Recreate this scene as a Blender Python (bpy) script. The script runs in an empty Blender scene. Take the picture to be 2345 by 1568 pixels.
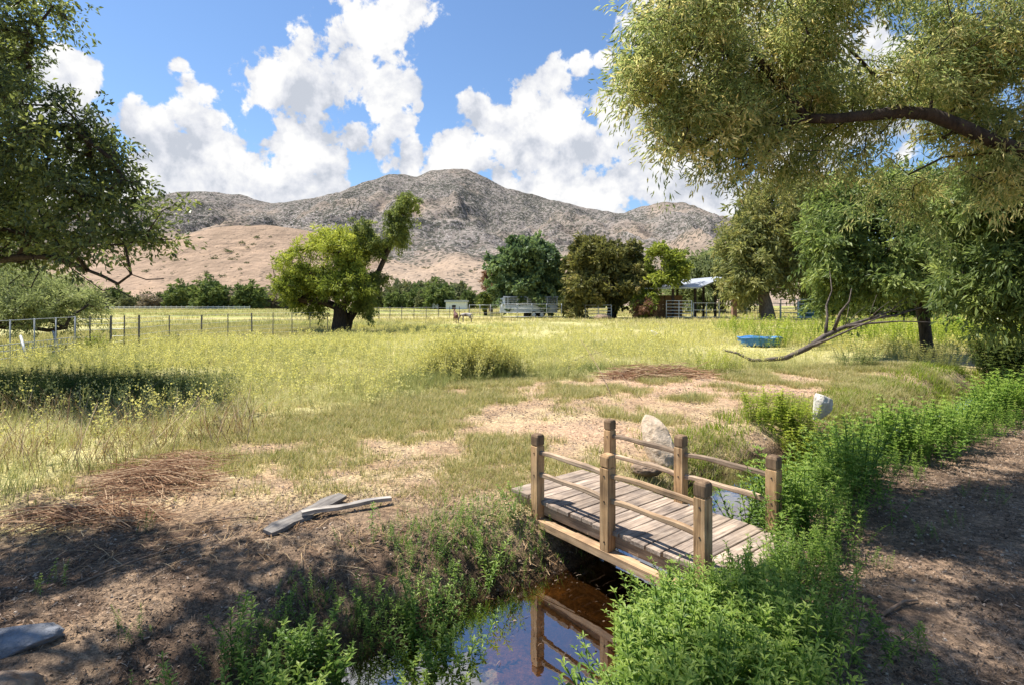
import bpy, bmesh, math, random
import numpy as np
from mathutils import Vector, Matrix

random.seed(7)
rng = np.random.default_rng(7)
scene = bpy.context.scene
COL = scene.collection

# ------------------------------------------------------------------ camera numbers
F, HY, HC = 545.0, 302.0, 1.65          # focal length in px (1024 wide), horizon row, eye height over the bridge deck
K = 1024.0 / 2345.0                     # photo notes are in 2345-wide pixels


def P(dx, dy, Y):
    """point seen at photo position (dx, dy) that lies Y metres out"""
    return Vector(((dx * K - 512) / F * Y, Y, HC + (HY - dy * K) / F * Y))


def G(dx, dy, z=-0.1):
    """ground point seen at photo position (dx, dy)"""
    Y = F * (HC - z) / (dy * K - HY)
    return Vector(((dx * K - 512) / F * Y, Y, z))


# ------------------------------------------------------------------ noise
def _hash(ix, iy, iz, seed):
    h = (ix * 374761393 + iy * 668265263 + iz * 2147483647 + seed * 974634777) & 0xFFFFFFFF
    h = ((h ^ (h >> 13)) * 1274126177) & 0xFFFFFFFF
    h = ((h ^ (h >> 16)) * 2246822519) & 0xFFFFFFFF
    return ((h ^ (h >> 15)) & 0xFFFFFF) / float(0xFFFFFF)


def vnoise(x, y, z=None, seed=0):
    x = np.asarray(x, dtype=np.float64)
    y = np.asarray(y, dtype=np.float64)
    if z is None:
        z = np.zeros_like(x)
    fx, fy, fz = np.floor(x), np.floor(y), np.floor(z)
    ix, iy, iz = fx.astype(np.int64), fy.astype(np.int64), fz.astype(np.int64)
    tx, ty, tz = x - fx, y - fy, z - fz
    tx = tx * tx * (3 - 2 * tx)
    ty = ty * ty * (3 - 2 * ty)
    tz = tz * tz * (3 - 2 * tz)

    def L(k):
        a = _hash(ix, iy, iz + k, seed)
        b = _hash(ix + 1, iy, iz + k, seed)
        c = _hash(ix, iy + 1, iz + k, seed)
        d = _hash(ix + 1, iy + 1, iz + k, seed)
        return (a * (1 - tx) + b * tx) * (1 - ty) + (c * (1 - tx) + d * tx) * ty
    l0 = L(0)
    if not np.any(tz):
        return l0
    return l0 * (1 - tz) + L(1) * tz


def fbm(x, y, z=None, oct=4, seed=0, gain=0.5):
    s, a, t, f = 0.0, 1.0, 0.0, 1.0
    for o in range(oct):
        s = s + a * vnoise(np.asarray(x) * f, np.asarray(y) * f, None if z is None else np.asarray(z) * f, seed + o * 17)
        t += a
        a *= gain
        f *= 2.03
    return s / t


def sst(a, b, x):
    t = np.clip((np.asarray(x, dtype=np.float64) - a) / (b - a), 0, 1)
    return t * t * (3 - 2 * t)


# ------------------------------------------------------------------ object helpers
def tag(o, label=None, cat=None, group=None, kind=None):
    if label:
        o['label'] = label
    if cat:
        o['category'] = cat
    if group:
        o['group'] = group
    if kind:
        o['kind'] = kind
    return o


def thing(name, label, cat, loc=(0, 0, 0), rotz=0.0, group=None):
    o = bpy.data.objects.new(name, None)
    o.empty_display_size = 0.2
    COL.objects.link(o)
    o.location = loc
    o.rotation_euler = (0, 0, rotz)
    return tag(o, label, cat, group)


def link(name, me, mat=None, parent=None, loc=None):
    o = bpy.data.objects.new(name, me)
    COL.objects.link(o)
    if mat is not None and not me.materials:
        me.materials.append(mat)
    if parent is not None:
        o.parent = parent
    if loc is not None:
        o.location = loc
    return o


def mesh_np(name, V, faces, mat=None, attrs=None, smooth=False, colattr=None):
    """V (n,3); faces: list of int arrays (m,k)"""
    me = bpy.data.meshes.new(name)
    V = np.ascontiguousarray(V, dtype=np.float32)
    if isinstance(faces, np.ndarray):
        faces = [faces]
    me.vertices.add(len(V))
    me.vertices.foreach_set('co', V.ravel())
    idx, start, s = [], [], 0
    for f in faces:
        if len(f) == 0:
            continue
        f = np.asarray(f)
        m, k = f.shape
        idx.append(f.ravel())
        start.append(s + np.arange(m) * k)
        s += m * k
    idx = np.concatenate(idx).astype(np.int32)
    start = np.concatenate(start).astype(np.int32)
    me.loops.add(len(idx))
    me.loops.foreach_set('vertex_index', idx)
    me.polygons.add(len(start))
    me.polygons.foreach_set('loop_start', start)
    me.polygons.foreach_set('use_smooth', np.full(len(start), bool(smooth)))
    for k, a in (attrs or {}).items():
        at = me.attributes.new(k, 'FLOAT', 'POINT')
        at.data.foreach_set('value', np.ascontiguousarray(a, dtype=np.float32))
    for k, a in (colattr or {}).items():
        at = me.attributes.new(k, 'FLOAT_COLOR', 'POINT')
        a4 = np.ones((len(V), 4), dtype=np.float32)
        a4[:, :3] = a
        at.data.foreach_set('color', a4.ravel())
    me.update(calc_edges=True)
    me.validate()
    if mat is not None:
        me.materials.append(mat)
    return me


class MB:
    """collects simple solids, gives one mesh"""
    def __init__(self):
        self.V, self.Fq, self.R, self.n = [], {}, [], 0

    def add(self, V, faces, r=None):
        V = np.asarray(V, dtype=np.float64)
        self.V.append(V)
        self.R.append(np.full(len(V), random.random() if r is None else r))
        for f in faces:
            self.Fq.setdefault(len(f), []).append([i + self.n for i in f])
        self.n += len(V)

    def box(self, lo, hi, M=None, r=None):
        x0, y0, z0 = lo
        x1, y1, z1 = hi
        V = [(x0, y0, z0), (x1, y0, z0), (x1, y1, z0), (x0, y1, z0), (x0, y0, z1), (x1, y0, z1), (x1, y1, z1), (x0, y1, z1)]
        if M is not None:
            V = [tuple(M @ Vector(v)) for v in V]
        self.add(V, [(0, 3, 2, 1), (4, 5, 6, 7), (0, 1, 5, 4), (1, 2, 6, 5), (2, 3, 7, 6), (3, 0, 4, 7)], r)

    def tube(self, pts, radii, k=6, r=None, cap=True):
        pts = np.asarray([tuple(p) for p in pts], dtype=np.float64)
        n = len(pts)
        if np.isscalar(radii):
            radii = np.full(n, radii)
        V = tube_verts(pts, np.asarray(radii, dtype=np.float64), k)
        fs = []
        for i in range(n - 1):
            for j in range(k):
                fs.append((i * k + j, i * k + (j + 1) % k, (i + 1) * k + (j + 1) % k, (i + 1) * k + j))
        if cap:
            fs.append(tuple(range(k))[::-1])
            fs.append(tuple((n - 1) * k + j for j in range(k)))
        self.add(V, fs, r)

    def mesh(self, name, mat, smooth=False):
        return mesh_np(name, np.concatenate(self.V), [np.array(f) for f in self.Fq.values()], mat, {'rnd': np.concatenate(self.R)}, smooth)

    def build(self, name, mat, parent=None, smooth=False, loc=None):
        return link(name, self.mesh(name, mat, smooth), None, parent, loc)


def tube_verts(pts, radii, k):
    n = len(pts)
    T = np.empty_like(pts)
    T[1:-1] = pts[2:] - pts[:-2]
    T[0] = pts[1] - pts[0]
    T[-1] = pts[-1] - pts[-2]
    T /= np.linalg.norm(T, axis=1)[:, None] + 1e-12
    ref = np.array([0, 0, 1.0]) if abs(T[0][2]) < 0.9 else np.array([1.0, 0, 0])
    N = np.empty_like(pts)
    v = np.cross(T[0], ref)
    v /= np.linalg.norm(v)
    for i in range(n):
        v = v - T[i] * np.dot(v, T[i])
        v /= np.linalg.norm(v) + 1e-12
        N[i] = v
    B = np.cross(T, N)
    a = np.arange(k) / k * 2 * np.pi
    return (pts[:, None, :] + radii[:, None, None] * (np.cos(a)[None, :, None] * N[:, None, :] + np.sin(a)[None, :, None] * B[:, None, :])).reshape(-1, 3)


# ------------------------------------------------------------------ material helpers
def new_mat(name):
    m = bpy.data.materials.new(name)
    m.use_nodes = True
    nt = m.node_tree
    nt.nodes.clear()
    out = nt.nodes.new('ShaderNodeOutputMaterial')
    return m, nt, out


def nd(nt, typ, **kw):
    n = nt.nodes.new(typ)
    for k, v in kw.items():
        if k.startswith('i_'):
            n.inputs[k[2:].replace('_', ' ')].default_value = v
        else:
            setattr(n, k, v)
    return n


def ramp(nt, fac, stops):
    r = nt.nodes.new('ShaderNodeValToRGB')
    e = r.color_ramp.elements
    while len(e) > 1:
        e.remove(e[-1])
    e[0].position = stops[0][0]
    e[0].color = (*stops[0][1], 1)
    for p, c in stops[1:]:
        x = e.new(p)
        x.color = (*c, 1)
    nt.links.new(fac, r.inputs[0])
    return r.outputs[0]


def noise(nt, vec, scale, detail=4.0, rough=0.55, dist=0.0):
    n = nd(nt, 'ShaderNodeTexNoise')
    n.inputs['Scale'].default_value = scale
    n.inputs['Detail'].default_value = detail
    n.inputs['Roughness'].default_value = rough
    n.inputs['Distortion'].default_value = dist
    if vec is not None:
        nt.links.new(vec, n.inputs['Vector'])
    return n.outputs[0]


def mixc(nt, fac, a, b, mode='MIX'):
    n = nd(nt, 'ShaderNodeMix', data_type='RGBA', blend_type=mode)
    for sock, v in ((n.inputs[0], fac), (n.inputs[6], a), (n.inputs[7], b)):
        if isinstance(v, (int, float)):
            sock.default_value = v
        elif isinstance(v, (tuple, list)):
            sock.default_value = (*v, 1)
        else:
            nt.links.new(v, sock)
    return n.outputs[2]


def math_(nt, op, a, b=0.0, c=0.0):
    n = nd(nt, 'ShaderNodeMath', operation=op)
    for i, v in enumerate((a, b, c)):
        if isinstance(v, (int, float)):
            n.inputs[i].default_value = v
        else:
            nt.links.new(v, n.inputs[i])
    return n.outputs[0]


def leaf_mat(name, stops, trans=0.35, rough=0.5, spec=0.3, boost=1.5):
    m, nt, out = new_mat(name)
    at = nd(nt, 'ShaderNodeAttribute', attribute_name='rnd')
    c = ramp(nt, at.outputs['Fac'], stops)
    p = nd(nt, 'ShaderNodeBsdfPrincipled')
    p.inputs['Roughness'].default_value = rough
    p.inputs['Specular IOR Level'].default_value = spec
    nt.links.new(c, p.inputs['Base Color'])
    t = nd(nt, 'ShaderNodeBsdfTranslucent')
    c2 = mixc(nt, 1.0, c, (boost, boost * 1.03, boost * 0.85), 'MULTIPLY')
    nt.links.new(c2, t.inputs['Color'])
    mx = nd(nt, 'ShaderNodeMixShader')
    mx.inputs[0].default_value = trans
    nt.links.new(p.outputs[0], mx.inputs[1])
    nt.links.new(t.outputs[0], mx.inputs[2])
    nt.links.new(mx.outputs[0], out.inputs[0])
    return m


def solid_mat(name, c1, c2, scale=8.0, rough=0.7, metal=0.0, bump=0.0, bscale=None, stretch=(1, 1, 1), coord='Object', spec=0.3, rndmix=0.0, detail=5.0):
    m, nt, out = new_mat(name)
    tc = nd(nt, 'ShaderNodeTexCoord')
    mp = nd(nt, 'ShaderNodeMapping')
    mp.inputs['Scale'].default_value = stretch
    nt.links.new(tc.outputs[coord], mp.inputs[0])
    f = noise(nt, mp.outputs[0], scale, detail, 0.62)
    c = ramp(nt, f, [(0.32, c1), (0.68, c2)])
    if rndmix:
        at = nd(nt, 'ShaderNodeAttribute', attribute_name='rnd')
        g = math_(nt, 'MULTIPLY_ADD', at.outputs['Fac'], rndmix, 1 - rndmix * 0.5)
        cc = nd(nt, 'ShaderNodeCombineColor')
        for i in range(3):
            nt.links.new(g, cc.inputs[i])
        c = mixc(nt, 1.0, c, cc.outputs[0], 'MULTIPLY')
    p = nd(nt, 'ShaderNodeBsdfPrincipled')
    p.inputs['Roughness'].default_value = rough
    p.inputs['Metallic'].default_value = metal
    p.inputs['Specular IOR Level'].default_value = spec
    nt.links.new(c, p.inputs['Base Color'])
    if bump:
        b = nd(nt, 'ShaderNodeBump')
        b.inputs['Strength'].default_value = bump
        b.inputs['Distance'].default_value = 0.02
        f2 = noise(nt, mp.outputs[0], bscale or scale * 3, 6, 0.65)
        nt.links.new(f2, b.inputs['Height'])
        nt.links.new(b.outputs[0], p.inputs['Normal'])
    nt.links.new(p.outputs[0], out.inputs[0])
    return m


# ------------------------------------------------------------------ terrain shape
CREEK = np.array([(-3.4, -4), (-2.2, 0.0), (-1.25, 1.2), (-0.62, 2.2), (-0.28, 2.7), (-0.02, 3.15), (0.38, 3.74), (1.05, 4.3), (1.8, 5.05), (2.63, 6.0),
                  (3.95, 6.95), (5.6, 8.05), (8.3, 10.2), (11.6, 12.8), (17, 15.3), (26, 18), (45, 22), (90, 30)], dtype=np.float64)
WATER_Z = -0.46


def creek_dist(x, y):
    """signed distance to the creek line (+ on the field side) and position along it"""
    x = np.asarray(x, dtype=np.float64)
    y = np.asarray(y, dtype=np.float64)
    best = np.full(x.shape, 1e9)
    sg = np.zeros(x.shape)
    al = np.zeros(x.shape)
    for i in range(len(CREEK) - 1):
        a, b = CREEK[i], CREEK[i + 1]
        d = b - a
        L2 = d @ d
        t = np.clip(((x - a[0]) * d[0] + (y - a[1]) * d[1]) / L2, 0, 1)
        qx, qy = a[0] + t * d[0], a[1] + t * d[1]
        D = np.hypot(x - qx, y - qy)
        s = np.sign(d[0] * (y - a[1]) - d[1] * (x - a[0]))
        m = D < best
        best = np.where(m, D, best)
        sg = np.where(m, s, sg)
        al = np.where(m, i + t, al)
    return best * np.where(sg == 0, 1, sg), al


def ground_h(x, y):
    x = np.asarray(x, dtype=np.float64)
    y = np.asarray(y, dtype=np.float64)
    s, al = creek_dist(x, y)
    w = np.interp(al, [0, 3, 5, 6, 7, 8, 10, 12, 17], [0.75, 0.66, 0.50, 0.38, 0.36, 0.40, 0.40, 0.5, 0.6])
    w = w + (fbm(x * 1.7, y * 1.7, oct=3, seed=5) - 0.5) * 0.28
    Bl = np.interp(al, [0, 4, 6, 7, 8, 11, 17], [1.3, 1.15, 0.55, 0.42, 0.7, 0.8, 1.0])
    Br = np.interp(al, [0, 4, 6, 7, 9, 12, 17], [0.7, 0.55, 0.45, 0.4, 0.55, 0.55, 0.8])
    d = np.abs(s) - w
    t = np.clip(d / np.where(s > 0, Bl, Br), 0, 1)
    t = 1 - (1 - t) ** 2.0
    bump = (fbm(x * 0.7, y * 0.7, oct=3, seed=11) - 0.5) * 0.10 + (fbm(x * 4, y * 4, oct=3, seed=21) - 0.5) * 0.035
    calm = sst(0.1, 1.1, d)
    bank = np.where(s > 0, -0.12, -0.06) + bump * (0.45 + 0.55 * sst(4.0, 8.0, np.hypot(x - 1, y - 4.2)))
    bed = -0.64 + 0.10 * np.clip(1 - np.abs(s) / 0.5, -1, 0) + bump * 0.3
    # a shallow bar of gravel and leaves under and just below the bridge
    bed = bed + 0.17 * np.exp(-(((x - 0.42) / 0.5) ** 2 + ((y - 4.05) / 0.42) ** 2))
    z = bed * (1 - t) + bank * t
    # flatten right where the bridge lands
    q = np.exp(-(((x - 0.1) / 0.5) ** 2 + ((y - 5.2) / 0.5) ** 2))
    z = z * (1 - 0.0 * q)
    # field swells far out
    far = sst(20, 70, y)
    z = z + far * (fbm(x * 0.03, y * 0.03, oct=2, seed=31) - 0.5) * 0.35
    # steep cut bank up the creek on the right
    cut = np.exp(-(((x - 10.0) / 2.4) ** 2 + ((y - 13.2) / 1.2) ** 2)) * sst(0.0, 0.5, d) * (s > 0)
    z = z + cut * 0.22
    hill = sst(0.0, 1.0, calm) * 0
    return z + hill


_YBX = [-40, -12, -5.0, -4.4, -4.1, -3.0, -2.2, -1.2, 0.3, 3.0, 6.0, 8.0, 12.0, 18.0, 40.0]
_YBY = [2.5, 2.8, 3.9, 5.4, 7.2, 8.6, 9.8, 11.4, 12.6, 13.3, 14.3, 14.6, 17.0, 21.0, 26.0]


def tall(x, y):
    """0..1: is this place under tall field grass"""
    yb = np.interp(x, _YBX, _YBY)
    e = y - yb + (fbm(np.asarray(x) * 0.9, np.asarray(y) * 0.9, oct=3, seed=41) - 0.5) * 2.2
    return sst(-0.5, 0.6, e)


def lerp(a, b, t):
    return a * (1 - t[..., None]) + b * t[..., None]


def ground_col(x, y):
    s, al = creek_dist(x, y)
    n1 = fbm(x * 0.9, y * 0.9, oct=4, seed=51)
    n2 = fbm(x * 3.2, y * 3.2, oct=4, seed=52)
    n3 = fbm(x * 0.11, y * 0.11, oct=4, seed=53)
    A = lambda *c: np.array(c)
    col = lerp(A(.35, .25, .165), A(.48, .375, .235), sst(.35, .65, n2))
    bare = np.exp(-(((x - 4.5) / 4.2) ** 2 + ((y - 11.3) / 1.7) ** 2)) + 0.8 * np.exp(-(((x - 1.0) / 1.6) ** 2 + ((y - 7.4) / .7) ** 2))
    col = lerp(col, A(.47, .325, .225), np.clip(bare * 1.3, 0, 1))
    g = sst(.48, .62, n1 * .7 + n2 * .3 + .12 * sst(1.2, -1.0, x) * sst(5.2, 6.8, y) + .07 * np.exp(-((x - 2.6) ** 2 + (y - 7.6) ** 2) / 1.2) + 0.06 * sst(5.5, 9, y) - .14 * np.clip(bare, 0, 1.4))
    col = lerp(col, lerp(A(.33, .30, .12), A(.46, .40, .20), sst(.3, .7, n2)), g * .7 * (s > 0))
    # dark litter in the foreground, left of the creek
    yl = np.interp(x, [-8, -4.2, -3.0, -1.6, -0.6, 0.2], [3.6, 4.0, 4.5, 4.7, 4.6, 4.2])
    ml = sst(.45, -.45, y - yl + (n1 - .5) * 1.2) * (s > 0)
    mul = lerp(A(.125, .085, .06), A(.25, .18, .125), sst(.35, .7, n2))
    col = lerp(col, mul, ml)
    # right bank
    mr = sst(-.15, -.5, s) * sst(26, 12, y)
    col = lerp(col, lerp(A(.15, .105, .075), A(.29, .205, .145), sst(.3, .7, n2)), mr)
    col = lerp(col, A(.16, .19, .05), sst(-.15, -.5, s) * sst(9, 14, y))
    # field
    tl = tall(x, y) * (s > 0.6)
    fcol = lerp(A(.36, .35, .15), A(.50, .46, .23), sst(.35, .65, n3 * .6 + n1 * .4))
    col = lerp(col, fcol, tl)
    past = sst(22, 40, y + 0.9 * (x + 10)) * (x < 0) + sst(60, 80, y)
    past = np.clip(past, 0, 1)
    pcol = lerp(A(.26, .29, .09), A(.44, .39, .17), sst(.38, .62, fbm(x * .035, y * .12, oct=4, seed=61)))
    col = lerp(col, pcol, past)
    # wet edges and bed
    h = ground_h(x, y)
    wet = sst(-.26, -.40, h)
    col = lerp(col, A(.085, .058, .036), wet)
    bedw = sst(-.40, -.5, h)
    col = lerp(col, lerp(A(.10, .06, .03), A(.26, .15, .06), sst(.4, .62, n2)), bedw * .9)
    return col


def axis(lo, c0, c1, hi, d, g=1.055):
    a = list(np.arange(c0, c1 + d * .5, d))
    st, v = d, a[-1]
    while v < hi:
        st *= g
        v += st
        a.append(v)
    st, v = d, a[0]
    b = []
    while v > lo:
        st *= g
        v -= st
        b.append(v)
    return np.array(b[::-1] + a)


def grid_mesh(name, X, Y, Z, mat, colattr=None, attrs=None):
    ny, nx = X.shape
    V = np.stack([X.ravel(), Y.ravel(), Z.ravel()], 1)
    i = np.arange(ny * nx).reshape(ny, nx)
    q = np.stack([i[:-1, :-1].ravel(), i[:-1, 1:].ravel(), i[1:, 1:].ravel(), i[1:, :-1].ravel()], 1)
    return mesh_np(name, V, q, mat, attrs, True, colattr)


# ground material ------------------------------------------------------------
m, nt, out = new_mat('soil_and_turf')
geo = nd(nt, 'ShaderNodeNewGeometry')
pos = geo.outputs['Position']
at = nd(nt, 'ShaderNodeAttribute', attribute_name='col')
f1 = noise(nt, pos, 26, 6, .7)
f2 = noise(nt, pos, 110, 3, .7)
f3 = noise(nt, pos, 6, 5, .6)
k1 = ramp(nt, f1, [(.30, (.30, .29, .29)), (.5, (.95, .94, .92)), (.70, (1.8, 1.72, 1.6))])
c = mixc(nt, 1.0, at.outputs['Color'], k1, 'MULTIPLY')
k2 = ramp(nt, f2, [(.32, (.45, .45, .45)), (.68, (1.6, 1.56, 1.48))])
c = mixc(nt, 1.0, c, k2, 'MULTIPLY')
k3 = ramp(nt, f3, [(.3, (.82, .84, .88)), (.7, (1.18, 1.15, 1.1))])
c = mixc(nt, 1.0, c, k3, 'MULTIPLY')
p = nd(nt, 'ShaderNodeBsdfPrincipled')
p.inputs['Roughness'].default_value = .92
p.inputs['Specular IOR Level'].default_value = .12
nt.links.new(c, p.inputs['Base Color'])
b = nd(nt, 'ShaderNodeBump')
b.inputs['Strength'].default_value = .75
b.inputs['Distance'].default_value = .03
nt.links.new(math_(nt, 'ADD', f1, math_(nt, 'MULTIPLY', f2, .5)), b.inputs['Height'])
nt.links.new(b.outputs[0], p.inputs['Normal'])
nt.links.new(p.outputs[0], out.inputs[0])
M_ground = m

xs = axis(-2500, -4.2, 4.6, 2500, .045)
ys = axis(-400, 2.0, 7.2, 2600, .045)
X, Y = np.meshgrid(xs, ys)
Z = ground_h(X, Y)
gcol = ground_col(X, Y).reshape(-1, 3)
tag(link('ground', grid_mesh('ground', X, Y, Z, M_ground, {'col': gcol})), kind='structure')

# water -----------------------------------------------------------------------
m, nt, out = new_mat('creek_water')
tc = nd(nt, 'ShaderNodeNewGeometry')
fr = nd(nt, 'ShaderNodeFresnel')
fr.inputs['IOR'].default_value = 1.33
fac = math_(nt, 'MULTIPLY_ADD', fr.outputs[0], 1.5, .30)
fac = math_(nt, 'MINIMUM', fac, .95)
tr = nd(nt, 'ShaderNodeBsdfTransparent')
tr.inputs['Color'].default_value = (.62, .50, .34, 1)
gl = nd(nt, 'ShaderNodeBsdfGlossy')
gl.inputs['Roughness'].default_value = .015
gl.inputs['Color'].default_value = (.95, .95, 1.0, 1)
b = nd(nt, 'ShaderNodeBump')
b.inputs['Strength'].default_value = .05
b.inputs['Distance'].default_value = .02
nt.links.new(noise(nt, tc.outputs['Position'], 5, 3, .5), b.inputs['Height'])
nt.links.new(b.outputs[0], gl.inputs['Normal'])
mx = nd(nt, 'ShaderNodeMixShader')
nt.links.new(fac, mx.inputs[0])
nt.links.new(tr.outputs[0], mx.inputs[1])
nt.links.new(gl.outputs[0], mx.inputs[2])
nt.links.new(mx.outputs[0], out.inputs[0])
M_water = m
cp = []
for i in range(len(CREEK) - 1):
    for t in np.linspace(0, 1, 7)[:-1]:
        cp.append(CREEK[i] * (1 - t) + CREEK[i + 1] * t)
cp = np.array(cp)
tn = np.gradient(cp, axis=0)
tn /= np.linalg.norm(tn, axis=1)[:, None]
nn = np.stack([-tn[:, 1], tn[:, 0]], 1)
al = np.linspace(0, 17, len(cp))
hw = np.interp(al, [0, 4, 6, 8, 17], [1.5, 1.3, .9, .8, 1.1])
V = np.concatenate([np.c_[cp + nn * hw[:, None], np.full(len(cp), WATER_Z)], np.c_[cp - nn * hw[:, None], np.full(len(cp), WATER_Z)]])
n = len(cp)
q = np.array([(i, n + i, n + i + 1, i + 1) for i in range(n - 1)])
tag(link('water', mesh_np('water', V, q, M_water)), kind='structure')

# ------------------------------------------------------------------ mountains
RID = [(-600, 500), (-300, 470), (0, 470), (150, 462), (250, 460), (310, 452), (380, 443), (440, 436), (500, 437), (560, 448), (620, 462), (680, 458), (740, 447), (790, 432), (840, 415),
       (890, 399), (920, 398), (950, 402), (985, 390), (1020, 385), (1070, 386), (1110, 402), (1160, 428), (1210, 440), (1260, 455), (1330, 470),
       (1380, 480), (1430, 487), (1470, 470), (1530, 459), (1570, 462), (1610, 485), (1650, 510), (1690, 528), (1750, 550), (1900, 575), (2345, 600), (3000, 640)]
R0 = 950.0
rx = np.array([(a * K - 512) / F * R0 for a, b in RID])
rz = np.array([(HY - b * K) / F * R0 + HC for a, b in RID])
xs = np.linspace(-1500, 1500, 640)
ys = np.linspace(215, 1250, 300)
X, Y = np.meshgrid(xs, ys)
t = (Y - 235) / (R0 - 235)
prof = np.where(t < 1, np.clip(t, 0, 1) ** 1.25, 1 - (np.clip(t, 1, 2) - 1) * .75)
zr = np.interp(X + (fbm(X * .004, Y * .004, oct=3, seed=71) - .5) * 160 * np.clip(1 - t, 0, 1), rx, rz)
w1 = X + 60 * (fbm(X * .006, Y * .006, oct=2, seed=72) - .5)
rid = 1 - np.abs(2 * fbm(w1 * .011, Y * .0045, oct=5, seed=73, gain=.55) - 1) * 2.2
fine = fbm(X * .05, Y * .05, oct=4, seed=74) - .5
env = np.clip(t, 0, 1) * np.clip(1.06 - t, 0, 1) * 4
Z = zr * prof + ((rid - .9) * 50 + (1 - np.abs(2 * fbm(w1 * .03, Y * .014, oct=3, seed=77) - 1) * 2.0 - .8) * 15) * np.clip(t, 0, 1) * np.clip(1.0 - t, 0, .35) / .35 + fine * 9 * sst(0.02, .3, t)
Z = np.where(t < 0, -3, Z) - 1.5
zz = Z / 200
tan_w = np.clip(sst(.62, .10, zz + (fbm(X * .008, Y * .008, oct=4, seed=75) - .5) * 1.2) + .35 * sst(.55, .70, fbm(X * .012 + 9, Y * .012, oct=4, seed=76)), 0, 1)


def hill_mat(name, rockc, rockc2, tanc, shrub, sscale, thr, contrast=1.0):
    m, nt, out = new_mat(name)
    geo = nd(nt, 'ShaderNodeNewGeometry')
    pos = geo.outputs['Position']
    at = nd(nt, 'ShaderNodeAttribute', attribute_name='tan')
    a = noise(nt, pos, sscale * .5, 5, .65)
    bse = ramp(nt, a, [(.33, rockc), (.66, rockc2)])
    t2 = ramp(nt, noise(nt, pos, sscale * .8, 4, .6), [(.3, tuple(v * .82 for v in tanc)), (.7, tuple(v * 1.12 for v in tanc))])
    c = mixc(nt, at.outputs['Fac'], bse, t2)
    lo_ = ramp(nt, noise(nt, pos, .018, 6, .68, .4), [(.34, (.74, .75, .74)), (.52, (1.0, 1.0, 1.0)), (.68, (1.16, 1.13, 1.08))])
    c = mixc(nt, 1.0, c, lo_, 'MULTIPLY')
    # shrubs and boulders as small dark and light spots
    vz = nd(nt, 'ShaderNodeTexVoronoi')
    vz.inputs['Scale'].default_value = sscale * 1.1
    vz.inputs['Randomness'].default_value = 1.0
    nt.links.new(pos, vz.inputs['Vector'])
    dens = noise(nt, pos, sscale * .07, 4, .6)
    th = math_(nt, 'MULTIPLY_ADD', dens, .95, thr)
    th = math_(nt, 'SUBTRACT', th, math_(nt, 'MULTIPLY', at.outputs['Fac'], .22))
    spot = math_(nt, 'LESS_THAN', vz.outputs['Distance'], th)
    c = mixc(nt, math_(nt, 'MULTIPLY', spot, .75), c, shrub)
    vz2 = nd(nt, 'ShaderNodeTexVoronoi')
    vz2.inputs['Scale'].default_value = sscale * 1.9
    nt.links.new(pos, vz2.inputs['Vector'])
    sp2 = math_(nt, 'LESS_THAN', vz2.outputs['Distance'], math_(nt, 'MULTIPLY_ADD', at.outputs['Fac'], -.3, .27))
    c = mixc(nt, math_(nt, 'MULTIPLY', sp2, .55), c, (.50, .46, .43))
    p = nd(nt, 'ShaderNodeBsdfPrincipled')
    p.inputs['Roughness'].default_value = .95
    p.inputs['Specular IOR Level'].default_value = .05
    nt.links.new(c, p.inputs['Base Color'])
    b = nd(nt, 'ShaderNodeBump')
    b.inputs['Strength'].default_value = .9
    b.inputs['Distance'].default_value = 5.0
    nt.links.new(a, b.inputs['Height'])
    nt.links.new(b.outputs[0], p.inputs['Normal'])
    nt.links.new(p.outputs[0], out.inputs[0])
    return m


M_mtn = hill_mat('mountain_rock_and_scrub', (.13, .112, .098), (.275, .238, .21), (.33, .25, .185), (.045, .05, .036), .20, .05)
M_hill = hill_mat('dry_grass_hill', (.215, .152, .108), (.33, .245, .172), (.33, .235, .165), (.07, .062, .045), .2, -.13)
tag(link('mountain', grid_mesh('mountain', X, Y, Z, M_mtn, None, {'tan': tan_w.ravel()})), kind='structure')

# low tan hills in front
xs = np.linspace(-520, 420, 300)
ys = np.linspace(190, 640, 160)
X, Y = np.meshgrid(xs, ys)


def dome(cx, cy, h, sx, sy):
    return h * np.exp(-np.abs((X - cx) / sx) ** 2.2 - np.abs((Y - cy) / sy) ** 2.2)


c0 = P(620, 517, 430)
Z = np.maximum.reduce([dome(c0.x, 430, c0.z + 3, 120, 120), dome(P(450, 560, 420).x, 420, P(450, 552, 420).z + 2, 95, 110), dome(P(250, 600, 400).x, 400, P(250, 600, 400).z, 120, 110),
                       dome(P(800, 590, 420).x, 420, P(800, 590, 420).z, 70, 100), dome(P(1060, 575, 420).x, 430, P(1060, 600, 430).z, 90, 100), dome(P(1260, 565, 450).x, 460, P(1260, 590, 460).z, 110, 110),
                       dome(P(1480, 590, 420).x, 430, P(1480, 640, 430).z, 120, 110)])
Z = Z + (fbm(X * .02, Y * .02, oct=4, seed=81) - .5) * 12 * sst(2, 20, Z) - 2.5
tag(link('hills', grid_mesh('hills', X, Y, Z, M_hill, None, {'tan': np.clip(.95 - .5 * sst(-120, -20, X) * sst(.42, .6, fbm(X * .02, Y * .02, oct=4, seed=82)), 0, 1).ravel()})), kind='structure')
HILLX, HILLY, HILLZ = xs, ys, Z


def hill_z(x, y):
    j = int(np.clip((x - HILLX[0]) / (HILLX[1] - HILLX[0]), 0, len(HILLX) - 1))
    i = int(np.clip((y - HILLY[0]) / (HILLY[1] - HILLY[0]), 0, len(HILLY) - 1))
    return HILLZ[i, j]


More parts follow.
